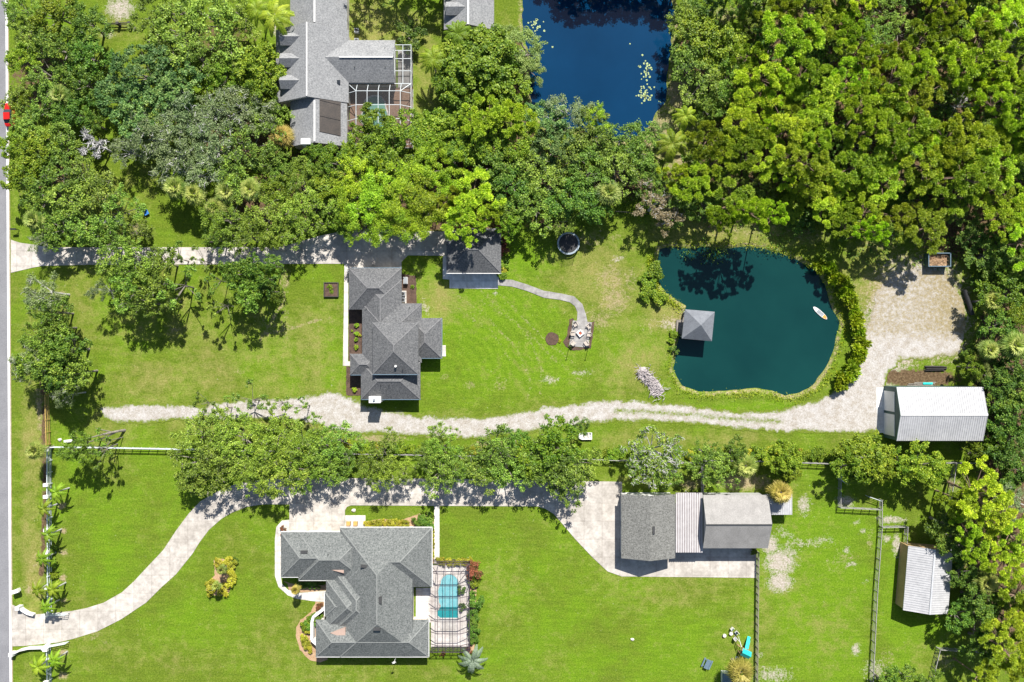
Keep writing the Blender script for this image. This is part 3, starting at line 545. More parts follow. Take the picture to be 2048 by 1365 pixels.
for x, y, n_, wd, ht in [(-425,378.9,'N',2.8,2.3),(-390,378.9,'N',2.8,2.3),(-310,370,'N',1.6,1.4),(-200,370,'N',2,1.4),(-240,611.8,'S',2,1.4),(-320,611.8,'S',1.6,1.4),(-190,611.8,'S',1.6,1.4),(-446.3,420,'W',1.5,1.3),(-360.5,515,'W',1.6,2.2)]:
    q = T(x, y); window(sh, (q[0], q[1], 1.55 if ht < 2 else 1.2), n_, wd, ht, 'garage_door' if wd == 2.8 else 'window', 'white', 'white' if wd == 2.8 else 'glass')
cw = MB(); pts = [T(-370,528), T(-393,546), T(-396,556), T(-396,592), T(-367,618)]
for a, b in zip(pts, pts[1:]): cw.bar((*a, .75), (*b, .75), .55, 1.5)
cw.build('courtyard_wall', MT['white'], label='low white stucco wall wrapping the left corner of the grey-green-roofed house', cat='wall')
# south pool cage and pool
def frameset(mb, xs, ys, zt, fx=.09):
    for x in xs: mb.bar((x, ys[0], zt), (x, ys[-1], zt), fx, fx)
    for y in ys: mb.bar((xs[0], y, zt), (xs[-1], y, zt), fx, fx)
x0, yb = T(-160.5, 611); x1, yt = T(-84, 437)
pc = thing('pool_enclosure', 'bronze framed screen enclosure over the bright turquoise pool of the lower house', 'screen enclosure', ((x0 + x1) / 2, (yb + yt) / 2, 0))
ins = 1.7; fm = MB(); zt, zw = 3.5, 2.55
xs = list(np.linspace(x0 + ins * .9, x1 - ins, 4)); ys = list(np.linspace(yb + ins, yt - ins, 7)); frameset(fm, xs, ys, zt)
for y in ys: fm.bar((x0, y, zw), (xs[0], y, zt), .09, .09); fm.bar((x1, y, zw), (xs[-1], y, zt), .09, .09)
for x in xs: fm.bar((x, yb, zw), (x, ys[0], zt), .09, .09); fm.bar((x, yt, zw), (x, ys[-1], zt), .09, .09)
for cx, cy, ix, iy in ((x0, yb, xs[0], ys[0]), (x1, yb, xs[-1], ys[0]), (x0, yt, xs[0], ys[-1]), (x1, yt, xs[-1], ys[-1])): fm.bar((cx, cy, zw), (ix, iy, zt), .09, .09)
for z in (.15, 1.1, zw):
    fm.bar((x0, yb, z), (x1, yb, z), .09, .09); fm.bar((x1, yb, z), (x1, yt, z), .09, .09); fm.bar((x0, yt, z), (x1, yt, z), .09, .09)
for x in [x0] + xs + [x1]: fm.bar((x, yb, 0), (x, yb, zw), .09, .09); fm.bar((x, yt, 0), (x, yt, zw), .09, .09)
for y in [yb] + ys + [yt]: fm.bar((x1, y, 0), (x1, y, zw), .09, .09)
fm.build('frame', MT['bronze'], pc)
sc = MB(); X0, X1, Y0, Y1 = xs[0], xs[-1], ys[0], ys[-1]
sc.poly([(X0, Y0, zt), (X1, Y0, zt), (X1, Y1, zt), (X0, Y1, zt)]); sc.poly([(x0, yb, zw), (x1, yb, zw), (X1, Y0, zt), (X0, Y0, zt)]); sc.poly([(x1, yb, zw), (x1, yt, zw), (X1, Y1, zt), (X1, Y0, zt)]); sc.poly([(x1, yt, zw), (x0, yt, zw), (X0, Y1, zt), (X1, Y1, zt)]); sc.poly([(x0, yt, zw), (x0, yb, zw), (X0, Y0, zt), (X0, Y1, zt)])
sc.poly([(x0, yb, 0), (x1, yb, 0), (x1, yb, zw), (x0, yb, zw)]); sc.poly([(x1, yb, 0), (x1, yt, 0), (x1, yt, zw), (x1, yb, zw)]); sc.poly([(x0, yt, 0), (x1, yt, 0), (x1, yt, zw), (x0, yt, zw)])
sc.build('screen', MT['screen'], pc)
slab('pool_deck', [(832,1176),(862,1176),(862,1131),(938,1131),(938,1295),(862,1295),(862,1245),(832,1245)], MT['deckp'], .08, kind='structure')
def swim(name, label, poly, deep, m1, m2, water=.0):
    c = P(*poly[0]); t = thing(name, label, 'swimming pool', c)
    pts = world(poly); MB().prism(pts, .0, .11).build('basin', MT[m1], t)
    if deep: MB().prism(world(deep), .05, .116).build('deep_end', MT[m2], t)
    cp = MB()
    for a, b in zip(pts, pts[1:] + pts[:1]): cp.bar((*a, .12), (*b, .12), .28, .08)
    cp.build('coping', MT['walk'], t)
arc = [(899 + 18.5 * math.cos(a), 1166 - 18.5 * math.sin(a)) for a in np.linspace(0, math.pi, 14)]
swim('swimming_pool', 'bright turquoise round-ended pool with deep teal spa under the bronze screen cage', arc + [(878,1172),(875,1182),(877,1205),(881,1212),(874,1222),(874,1232),(881,1237),(917.5,1237)], [(881.5,1214),(875.5,1222),(875.5,1231),(881.5,1235.5),(916,1235.5),(916,1214)], 'pool', 'pooldeep')
slab('pool_lounge_deck', [(862,1239),(895,1239),(912,1239),(912,1284),(898,1284),(898,1262),(880,1262),(880,1241)], MT['walk'], .086, kind='structure')

# --- north house
nh = thing('house', 'large pale grey shingled house with three dormers and dark solar panels at the top', 'house', (*T(-380, -540), 0))
q = T(-377.5, -555); gable(nh, (q[0], q[1], 0), 35, 11.1, math.pi / 2, 3.2, 2.75, MT['sh3'], MT['stucco'])
q = T(-390, -536); gable(nh, (q[0], q[1], 0), 14.2, 14.2, math.pi / 2, 3.22, 3.55, MT['sh3'], MT['stucco'], names=('cross_roof', 'cross_wall'))
q = T(-300, -546); gable(nh, (q[0], q[1], 0), 14.4, 8.3, 0, 3.21, 2.05, MT['sh3'], MT['stucco'], names=('wing_roof', 'wing_wall'))
rc = MB(); q = T(-390, 0)[0]; rc.bar((q, 46.6, 6.83), (q, 60.6, 6.83), .22, .08); q = T(-377.5, 0)[0]; rc.bar((q, 38.2, 6.02), (q, 46, 6.02), .3, .08); rc.bar((q, 61, 6.02), (q, 72.5, 6.02), .3, .08); rc.bar((-33.2, 54.6, 5.32), (-22.9, 54.6, 5.32), .25, .07); rc.build('ridge_cap', MT['white'], nh)
for yy in (-583, -541, -499):
    dm = MB(); x0, y = T(-446, yy); f = fr((x0 + 2.6, y, 0), 0)
    for s in (-1, 1):
        t_ = [(-2.6, s * 1.35, 5.0), (2.4, s * 1.35, 5.0), (2.4, 0, 5.95), (-2.6, 0, 5.95)]
        dm.poly([f(*p) for p in (t_ if s < 0 else t_[::-1])]); dm.poly([f(p[0], p[1], p[2] - .12) for p in (t_ if s > 0 else t_[::-1])])
        dm.poly([f(-2.6, s * 1.35, 5), f(2.4, s * 1.35, 5), f(2.4, s * 1.35, 4.88), f(-2.6, s * 1.35, 4.88)])
    d = dm.build('dormer_roof', MT['sh3'], nh)
    dw = MB(); g_ = [(-2.1, -1.1, 4.0), (-2.1, 1.1, 4.0), (-2.1, 1.1, 5.0), (-2.1, 0, 5.78), (-2.1, -1.1, 5.0)]; dw.poly([f(*p) for p in g_])
    for s in (-1, 1): dw.poly([f(-2.1, s * 1.1, 3.6), f(2.2, s * 1.1, 3.6), f(2.2, s * 1.1, 5), f(-2.1, s * 1.1, 5)])
    dw.build('dormer_wall', MT['white'], d); MB().box(f(-2.13, 0, 4.6), (.05, 1.1, .9)).build('pane', MT['glass'], d)
sp = MB()
def eslope(x): return 3.2 + (-32.2 - x) * .4955
xa, xb = -36.9, -33.3
for i, (ya, yb_) in enumerate([(40.2, 43.1), (43.2, 46.1), (46.2, 49.1)]):
    sp2 = MB(); sp2.poly([(xa, ya, eslope(xa) + .12), (xb, ya - .35, eslope(xb) + .12), (xb, yb_ - .35, eslope(xb) + .12), (xa, yb_, eslope(xa) + .12)])
    sp2.poly([(xa, ya, eslope(xa) + .03), (xa, ya, eslope(xa) + .12), (xb, ya - .35, eslope(xb) + .12), (xb, ya - .35, eslope(xb) + .03)]); sp2.poly([(xb, ya - .35, eslope(xb) + .03), (xb, ya - .35, eslope(xb) + .12), (xb, yb_ - .35, eslope(xb) + .12), (xb, yb_ - .35, eslope(xb) + .03)])
    sp2.build('solar_panel', MT['solar'], nh)
MB().box((-33.9, 50.2, 4.15), (1.2, .8, .16)).build('skylight', MT['glass'], nh)
MB().prism([T(-401, -374), T(-383, -374), T(-383, -385), T(-401, -385)], 0, 6.9).build('chimney', MT['white'], nh)
for x, y, z in ((-304,-530,4.3),(-245,-530,4.3),(-246,-568,4.2),(-396+10,-515,6.3)): a = T(x, y); pipe(nh, a[0], a[1], z)
for x, y in ((-304, -618), (-304, -598)):
    a = T(x, y); t = thing('air_conditioner', 'round-fan air conditioner beside the pale grey house at top, %s of two' % ('upper' if y < -610 else 'lower'), 'air conditioner', (a[0] - .55, a[1], 0), 'air conditioners by the pale grey house')
    MB().box((a[0] - .55, a[1], .4), (.85, .85, .8)).build('casing', MT['greyplast'], t); MB().tube([(a[0] - .55, a[1], .8), (a[0] - .55, a[1], .83)], .33, 16).build('fan_grille', MT['dark'], t)
# north pool cage (white frame)
x0, yb = T(-322, -386); x1, yt = T(-198, -505)
pc2 = thing('pool_enclosure', 'white framed screen enclosure beside the pale grey house with solar panels', 'screen enclosure', ((x0 + x1) / 2, (yb + yt) / 2, 0))
fm = MB(); ins = 1.9; zw, zt = 2.6, 3.9
xs = list(np.linspace(x0 + ins, x1 - ins, 5)); ys = list(np.linspace(yb + ins, yt - ins, 4)); frameset(fm, xs, ys, zt, .085)
for y in ys: fm.bar((x0, y, zw), (xs[0], y, zt), .085, .085); fm.bar((x1, y, zw), (xs[-1], y, zt), .085, .085)
for x in xs: fm.bar((x, yb, zw), (x, ys[0], zt), .085, .085); fm.bar((x, yt, zw), (x, ys[-1], zt), .085, .085)
for cx, cy, ix, iy in ((x0, yb, xs[0], ys[0]), (x1, yb, xs[-1], ys[0]), (x0, yt, xs[0], ys[-1]), (x1, yt, xs[-1], ys[-1])): fm.bar((cx, cy, zw), (ix, iy, zt), .085, .085)
for z in (.15, zw): fm.bar((x0, yb, z), (x1, yb, z), .085, .085); fm.bar((x1, yb, z), (x1, yt, z), .085, .085)
for y in [yb] + ys + [yt]: fm.bar((x1, y, 0), (x1, y, zw), .085, .085)
fm.bar((x0, yt, zw), (x1, yt, zw), .1, .1)
ny = [yt, yt + 2.5, yt + 4.9, yt + 6.5, yt + 7.6]
for y in ny: fm.bar((-23.1 if y < yt + 7 else -22.9, y, zw), (x1, y, zw), .085, .085)
for x in (-23.0, -21.4, x1): fm.bar((x, yt, zw), (x, ny[-1], zw), .085, .085)
for y in ny: fm.bar((x1, y, 0), (x1, y, zw), .085, .085)
fm.build('frame', MT['vinyl'], pc2)
sc = MB(); X0, X1, Y0, Y1 = xs[0], xs[-1], ys[0], ys[-1]
sc.poly([(X0, Y0, zt), (X1, Y0, zt), (X1, Y1, zt), (X0, Y1, zt)]); sc.poly([(x0, yb, zw), (x1, yb, zw), (X1, Y0, zt), (X0, Y0, zt)]); sc.poly([(x1, yb, zw), (x1, yt, zw), (X1, Y1, zt), (X1, Y0, zt)]); sc.poly([(x1, yt, zw), (x0, yt, zw), (X0, Y1, zt), (X1, Y1, zt)]); sc.poly([(x0, yt, zw), (x0, yb, zw), (X0, Y0, zt), (X0, Y1, zt)])
sc.poly([(-23.0, yt, zw), (x1, yt, zw), (x1, ny[-1], zw), (-23.0, ny[-1], zw)]); sc.poly([(x1, yb, 0), (x1, ny[-1], 0), (x1, ny[-1], zw), (x1, yb, zw)]); sc.poly([(x0, yb, 0), (x1, yb, 0), (x1, yb, zw), (x0, yb, zw)])
sc.build('screen', MT['screenw'], pc2)
slab('pool_deck', [(700,176),(826,176),(826,100),(786,100),(786,297),(700,297)][:1] + [(826,176),(826,297),(700,297)], MT['terra'], .08, kind='structure')
slab('side_deck', [(796,101),(826,101),(826,175.8),(796,175.8)], MT['paver'], .078, kind='structure')
swim('swimming_pool', 'muted teal keyhole-shaped pool under the white framed screen at top', [(729,215),(729,204),(735,196),(748,192),(762,194),(770,204),(772,216),(776,228),(778,250),(760,262),(735,258),(722,244),(724,228)], None, 'poolteal', None)
MB().tube([P(700, 255, .4), P(700, 255, 1.0)], .5, 10).build('planter_pot', MT['terra'], label='dark round planter pot on the terracotta deck by the teal pool', cat='planter')

# --- top garage with grey roof
tg = thing('garage', 'pale grey gabled garage with one dormer, cut by the top edge left of blue pond', 'garage', (*T(-84, -640), 0))
q = T(-84, -668); gable(tg, (q[0], q[1], 0), 12, 9.8, math.pi / 2, 3.2, 2.3, MT['sh3'], MT['stucco'])
rc = MB(); rc.bar((q[0], q[1] - 6, 5.56), (q[0], q[1] + 6, 5.56), .3, .08); rc.build('ridge_cap', MT['white'], tg)
dm = MB(); f = fr((q[0] - 2.6, 64.3, 0), 0)
for s in (-1, 1):
    t_ = [(-1.8, s * 1.3, 4.5), (1.9, s * 1.3, 4.5), (1.9, 0, 5.3), (-1.8, 0, 5.3)]; dm.poly([f(*p) for p in (t_ if s < 0 else t_[::-1])])
    dm.poly([f(-1.4, s * 1.1, 3.4), f(1.8, s * 1.1, 3.4), f(1.8, s * 1.1, 4.5), f(-1.4, s * 1.1, 4.5)])
dm.build('dormer', MT['sh3'], tg)

# --- lower-right garage complex
gc = thing('garage', 'olive grey shingled garage joined to a ribbed metal canopy beside the concrete turnaround', 'garage', (*T(270, 364), 0))
xw, ys_ = P(1242.5, 1117, 3.2)[:2]; xe, yn = P(1350.4, 989, 3.2)[:2]
gable(gc, ((xw + xe) / 2, (ys_ + yn) / 2, 0), yn - ys_, xe - xw, math.pi / 2, 3.2, 1.7, MT['sh4'], MT['white'])
MB().box(((xw + xe) / 2 + .75, (ys_ + yn) / 2 - .3, 4.82), (.4, 1.4, .3)).build('ridge_vent', MT['vent'], gc)
for k in (-1, 1): window(gc, ((xw + xe) / 2 + k * 2.3, ys_ + .35, 1.4), 'S', 3.2, 2.6, 'garage_door', 'white', 'greywall')
window(gc, (xw + .35, (yn + ys_) / 2, 1.5), 'W', 1.2, 1.2)
mc = thing('metal_canopy', 'flat pinkish white ribbed metal canopy between two garages', 'canopy', ((P(1379, 1045, 2.9)[0]), P(1379, 1045, 2.9)[1], 0))
a = P(1351.3, 1105.4, 2.9); b = P(1405, 986, 2.9); r = MB(); r.prism([(a[0], a[1]), (b[0] , a[1]), (b[0], b[1]), (a[0], b[1])], 2.78, 2.88)
r.build('roof', MT['metalp'], mc); r = MB()
for k in range(12): x = a[0] + .12 + (b[0] - a[0] - .24) * k / 11; r.box((x, (a[1] + b[1]) / 2, 2.93), (.2, b[1] - a[1] - .02, .10))
r.build('ribs', MT['metalr'], mc)
for y in (a[1] + .3, (a[1] + b[1]) / 2, b[1] - .3): MB().box(((a[0] + b[0]) / 2, y, 1.39), (.12, .12, 2.78)).build('post', MT['white'], mc)
wg = thing('workshop', 'tall old grey gabled workshop at right end of the concrete turnaround', 'workshop', (*P(1470, 1045, 4.0)[:2], 0))
a = P(1406, 1097, 3.9); b = P(1536, 990.5, 3.9)
gable(wg, ((a[0] + b[0]) / 2, (a[1] + b[1]) / 2, 0), b[0] - a[0], b[1] - a[1], 0, 3.9, 2.2, MT['sh5'], MT['greywall'], over=.4)
MB().bar((a[0], (a[1] + b[1]) / 2, 6.13), (b[0], (a[1] + b[1]) / 2, 6.13), .22, .07).build('ridge_cap', MT['vent'], wg)
for k in (-1, 1): window(wg, ((a[0] + b[0]) / 2 + k * 3, a[1] + .4, 1.5), 'S', 3.4, 2.8, 'garage_door', 'white', 'white')
cn = thing('lean_to', 'small white corrugated lean-to canopy at the right end of the workshop', 'canopy', (*P(1560, 1010, 2.5)[:2], 0))
a = P(1540, 1030, 2.5); b = P(1584.5, 989, 2.5); r = MB(); r.prism([(a[0] - 1, a[1]), (b[0], a[1]), (b[0], b[1]), (a[0] - 1, b[1])], 2.4, 2.48)
for k in range(13): x = a[0] - .9 + (b[0] - a[0] + .8) * k / 12; r.box((x, (a[1] + b[1]) / 2, 2.5), (.1, b[1] - a[1], .07))
r.build('roof', MT['metalw'], cn)
for x, y in ((b[0] - .1, a[1] + .1), (b[0] - .1, b[1] - .1)): MB().box((x, y, 1.2), (.1, .1, 2.4)).build('post', MT['white'], cn)

# --- big metal barn
bn = thing('barn', 'large white ribbed metal barn with dark green end and two white roll-up doors', 'barn', (*P(1860, 829, 4.6)[:2], 0))
a = P(1793, 882, 4.6); b = P(1964, 774.5, 4.6); cy_ = (a[1] + b[1]) / 2
gable(bn, ((a[0] + b[0]) / 2 + .1, cy_, 0), b[0] - a[0] + .2, b[1] - a[1], 0, 4.6, 1.35, MT['metalw'], MT['greenwall'], over=.06, rib=.42)
MB().bar((a[0], cy_, 6.0), (b[0] + .2, cy_, 6.0), .34, .06).build('ridge_cap', MT['white'], bn)
for s in (-1, 1):
    MB().bar((a[0] - .03, cy_ + s * 5.2, 4.55), (a[0] - .03, cy_, 5.92), .08, .2).build('rake_trim', MT['greenwall'], bn)
wx = a[0] + .06
for s, wd in ((1, 3.9), (-1, 4.2)):
    o = MB().box((wx - .04, cy_ + s * 2.3 - .05, 1.95), (.08, wd, 3.9)).build('roll_up_door', MT['white'], bn)
# --- tan shed
tsn = thing('shed', 'tan-walled shed with pale ribbed metal roof in the right paddock', 'shed', (*P(1856, 1160, 3.0)[:2], 0))
c1 = Vector(P(1816.6, 1091.4, 3)[:2]); c2 = Vector(P(1806, 1222, 3)[:2]); c3 = Vector(P(1906.5, 1099.6, 3)[:2]); c4 = Vector(P(1896, 1226.5, 3)[:2])
ctr = (c1 + c2 + c3 + c4) / 4; d = ((c1 - c2) + (c3 - c4)) / 2; ang = math.atan2(d.y, d.x); wd = ((c3 - c1).length + (c4 - c2).length) / 2
gable(tsn, (ctr.x, ctr.y, 0), d.length, wd, ang, 3.0, 1.3, MT['metalw'], MT['tanwall'], over=.15, rib=.45)
f = fr((ctr.x, ctr.y, 0), ang); MB().bar(f(-d.length / 2, 0, 4.36), f(d.length / 2, 0, 4.36), .3, .06).build('ridge_cap', MT['metal'], tsn)
MB().box(f(-d.length / 2 + .1, 0, 1.2), (.1, 1.8, 2.2), ang).build('door', MT['timber'], tsn)
# --- pavilion on the pond
pv = thing('pavilion', 'slate grey pyramid-roofed pavilion standing over the edge of the green pond', 'pavilion', (*P(1396, 651, 3)[:2], 0))
e = [Vector(P(x, y, 3.0)) for x, y in ((1370,619),(1429.5,624),(1423.6,683),(1363.5,677.5))]; cc = sum(e, Vector()) / 4; ap = Vector((cc.x, cc.y, 4.9)); r = MB()
for i in range(4): j = (i + 1) % 4; r.poly([e[j], e[i], ap]); r.poly([e[i] - Vector((0, 0, .15)), e[j] - Vector((0, 0, .15)), e[j], e[i]])
r.poly([v - Vector((0, 0, .15)) for v in e]); r.build('roof', MT['sh6'], pv)
dk = [cc + (v - cc) * .88 for v in e]; D = MB()
D.prism([(v.x, v.y) for v in dk], .25, .42); D.build('deck', MT['wood'], pv)
for v in dk:
    q = cc + (v - cc) * .94; MB().box((q.x, q.y, 1.1), (.18, .18, 3.6)).build('post', MT['white'], pv)
br = MB(); q = [P(1352, 640), P(1368, 640), P(1368, 668), P(1352, 668)]; br.prism([(v[0], v[1]) for v in q], .24, .36); br.build('gangway', MT['wood'], pv)
rl = MB()
for i in (0, 1, 2):
    p0, p1 = dk[i], dk[(i + 1) % 4]
    for z in (.9, 1.35): rl.bar((p0.x, p0.y, z), (p1.x, p1.y, z), .06, .06)
rl.build('railing', MT['white'], pv)

# ---------------------------------------------------------------- vegetation prototypes
def leaf_mesh(name, C, N, size, asp, v, mat, tip=None):
    """quads centred at C with normals N"""
    n = len(C); N = N / (np.linalg.norm(N, axis=1, keepdims=True) + 1e-9)
    t = tip if tip is not None else rng.normal(size=(n, 3)); t = t - N * (t * N).sum(1, keepdims=True); t /= np.linalg.norm(t, axis=1, keepdims=True) + 1e-9
    b = np.cross(N, t); a = (size / 2)[:, None]; bb = (size * asp / 2)[:, None]
    V = np.stack([C - t * a, C - b * bb + t * a * .1, C + t * a, C + b * bb + t * a * .1], 1).reshape(-1, 3)
    return quads(name, V, v, mat)
def quads(name, V, v, mat):
    n = len(V) // 4; me = bpy.data.meshes.new(name); me.vertices.add(len(V)); me.vertices.foreach_set('co', V.astype('f').ravel())
    me.loops.add(len(V)); me.loops.foreach_set('vertex_index', np.arange(len(V), dtype='i')); me.polygons.add(n)
    me.polygons.foreach_set('loop_start', np.arange(0, len(V), 4, dtype='i')); me.polygons.foreach_set('loop_total', np.full(n, 4, 'i'))
    me.attributes.new('v', 'FLOAT', 'FACE').data.foreach_set('value', np.clip(v, 0, 1).astype('f'))
    me.materials.append(mat); me.update(calc_edges=True); return me
def crown_pts(R, thick, zc, ncl, rc, lobes=.3, hollow=0.0, seed=0):
    """boughs (lobes of the crown) first, then sprays of leaves scattered round each bough"""
    r = np.random.default_rng(seed); ph = r.random(6) * 6.28; nb = max(5, int(ncl / 6)); B = []; tries = 0; md = R * .62
    while len(B) < nb and tries < 4000:
        tries += 1; a = r.random() * 6.283; edge = 1 + lobes * (.5 * math.sin(2 * a + ph[0]) + .5 * math.sin(3 * a + ph[1]) + .4 * math.sin(5 * a + ph[2]))
        q = math.sqrt(r.random()) ** (1 - hollow); rr = q * R * .84 * edge; p = np.array([rr * math.cos(a), rr * math.sin(a), zc + thick * math.sqrt(max(0, 1 - .95 * q * q)) * r.uniform(.45, 1)])
        if all(np.linalg.norm((p - o)[:2]) > md for o in B): B.append(p)
        if tries % 200 == 199: md *= .9
    out = []; per = max(3, int(ncl / len(B)))
    for b in B:
        br = R * r.uniform(.22, .38)
        for _ in range(per):
            d = r.normal(size=3); d /= np.linalg.norm(d); d[2] = abs(d[2]) * .6 - .12; out.append(b + d * br * r.random() ** .45)
    return np.array(out), r
def trunk_mb(H_, r0, limbs, lean=(0, 0), fork=.5, n=8):
    m = MB(); zt = H_ * fork; top = (lean[0], lean[1], zt)
    m.tube([(0, 0, -.3), (lean[0] * .3, lean[1] * .3, zt * .4), top], [r0 * 1.25, r0 * .9, r0 * .7], n)
    for l in limbs:
        mid = ((top[0] * .4 + l[0] * .6), (top[1] * .4 + l[1] * .6), zt * .55 + l[2] * .45 + .3)
        m.tube([top, mid, tuple(l)], [r0 * .5, r0 * .3, r0 * .08], 5, False)
    return m
def bm_mesh(mb, name, mat):
    me = bpy.data.meshes.new(name); me.from_pydata(mb.v, [], mb.f); me.materials.append(mat); me.update(); return me
PROTO = {}
def mk_tree(key, R, Ht, thick, ncl, rc, dens, size, asp, leaf, bark='bark', lobes=.3, up=.4, r0=.3, nlimb=9, fork=.45, hollow=0., jit=.35, variants=3, twr=1., twigs=0, twigmat=None, radial=False, zc=None):
    zc = zc if zc is not None else Ht - thick; PROTO[key] = []
    for k in range(variants):
        C, r = crown_pts(R, thick, zc, ncl, rc, lobes, hollow, seed=hash_(key) + k * 17)
        P_ = []; N_ = []; V_ = []; T_ = []
        for c in C:
            q = rc * r.uniform(.6, 1.3); n = int(dens * q * q); d = r.normal(size=(n, 3)); d /= np.linalg.norm(d, axis=1, keepdims=True)
            if radial:
                d[:, 2] = np.abs(d[:, 2]) * .9 - .15; rad = q * (1 - jit * r.random((n, 1)) ** 1.5); P_.append(c + d * rad * np.array([1, 1, .75]))
                N_.append(np.cross(d, r.normal(size=(n, 3))) + d * .2); T_.append(d + np.array([0, 0, .25]))
            else:
                ax = r.normal(size=3); ax[2] *= .3; ax /= np.linalg.norm(ax); rad = q * r.random((n, 1)) ** (.75 - jit * .5); e = d * rad * np.array([.8, .8, .42]); e = e + ax * (e @ ax)[:, None] * .75
                P_.append(c + e); N_.append(r.normal(size=(n, 3)) * .55 + d * .35 + np.array([0, 0, .5 + up])); T_.append(r.normal(size=(n, 3)))
            V_.append(np.clip(r.normal(.45, .24, n) + r.normal(0, .13), 0, 1))
        P_ = np.concatenate(P_); N_ = np.concatenate(N_); V_ = np.concatenate(V_); T_ = np.concatenate(T_)
        cm = leaf_mesh(key + '_crown', P_, N_, size * r.uniform(.7, 1.3, len(P_)), asp, V_, L_[leaf], T_)
        idx = r.choice(len(C), min(nlimb, len(C)), replace=False); tb = trunk_mb(Ht, r0, [C[i] for i in idx], (r.normal() * .3, r.normal() * .3), fork)
        if twigs:
            for i in range(twigs):
                c = C[r.integers(len(C))]; d = r.normal(size=3); d[2] = abs(d[2]) * .6 + .25; d /= np.linalg.norm(d); p0 = c - d * .4
                p1 = p0 + d * r.uniform(.9, 1.9) * rc; tb.tube([tuple(p0), tuple((p0 + p1) / 2 + r.normal(size=3) * .12), tuple(p1)], [.06 * twr, .045 * twr, .02 * twr], 3, False)
        PROTO[key].append((bm_mesh(tb, key + '_trunk', MT[twigmat or bark]), cm, R, zc + thick * .35))
def hash_(s): return sum(ord(c) * (i + 3) for i, c in enumerate(s))
mk_tree('oak', 5.2, 8, 2.8, 84, .80, 76, .34, .75, 'oak', lobes=.4, twigs=26, twigmat='bark', variants=5)
mk_tree('dark', 4.6, 8, 3.0, 84, .75, 112, .33, .8, 'dark', lobes=.3, variants=4)
mk_tree('bright', 4.8, 8.5, 3.2, 90, .78, 135, .34, .8, 'bright', lobes=.28, variants=4)
mk_tree('yellow', 3.8, 9.5, 3.4, 52, .85, 175, .27, .5, 'yellow', lobes=.45, jit=.5, variants=4)
mk_tree('olive', 5.0, 8, 2.8, 84, .72, 105, .30, .6, 'olive', lobes=.34, twigs=24, variants=4)
mk_tree('grey', 5.0, 8, 2.8, 84, .80, 100, .27, .6, 'grey', lobes=.35, twigs=70, twigmat='palebark', variants=4)
mk_tree('teal', 5.4, 8.5, 3.0, 100, .75, 125, .36, .75, 'teal', lobes=.25)
mk_tree('mango', 5.2, 8.0, 3.8, 150, .72, 190, .32, .85, 'bright', lobes=.10)
mk_tree('pine', 4.2, 11.5, 3.6, 78, .52, 620, .38, .28, 'pine', 'pinebark', lobes=.35, r0=.2, fork=.70, nlimb=16, radial=True, jit=.5, variants=6, twigs=6)
mk_tree('willow', 3.2, 6.0, 2.8, 60, .65, 330, .24, .4, 'willow', lobes=.15, jit=.5)
mk_tree('sparse', 4.6, 7.5, 2.2, 26, .62, 150, .33, .75, 'oak', lobes=.6, hollow=.3, twigs=22, nlimb=12, r0=.17)
mk_tree('thin', 5.0, 8, 2.6, 52, .72, 90, .33, .75, 'oak', lobes=.45, twr=1.5, twigs=200, twigmat='palebark', nlimb=18)
mk_tree('brown', 4.2, 7.5, 2.4, 50, .7, 140, .30, .6, 'dead', lobes=.4, twigs=90, twigmat='palebark')
mk_tree('bare', 3.4, 7.5, 2.4, 26, .9, 0, .3, .6, 'dead', 'palebark', lobes=.5, twr=1.4, twigs=240, twigmat='palebark', nlimb=24, r0=.22)
mk_tree('shrub', .9, 1.3, .7, 12, .42, 520, .20, .75, 'bright', r0=.05, nlimb=4, fork=.3, lobes=.25, zc=.45)
mk_tree('yshrub', .8, 1.0, .6, 11, .36, 600, .17, .75, 'yshrub', r0=.04, nlimb=4, fork=.3, lobes=.25, zc=.35)
mk_tree('dshrub', 1.5, 2.2, 1.2, 18, .6, 420, .26, .75, 'dark', r0=.07, nlimb=5, fork=.3, lobes=.3, zc=.8)
mk_tree('ushrub', 2.2, 3.2, 1.4, 22, .7, 200, .34, .7, 'dark', r0=.09, nlimb=6, fork=.4, lobes=.4, zc=1.6)
mk_tree('redshrub', 1.5, 2.0, 1.1, 20, .5, 420, .2, .6, 'redshrub', r0=.06, nlimb=5, fork=.3, lobes=.4, zc=.8)
mk_tree('ball', .5, .8, .35, 12, .26, 900, .13, .8, 'yellow', r0=.04, nlimb=3, fork=.3, lobes=.05, zc=.35)
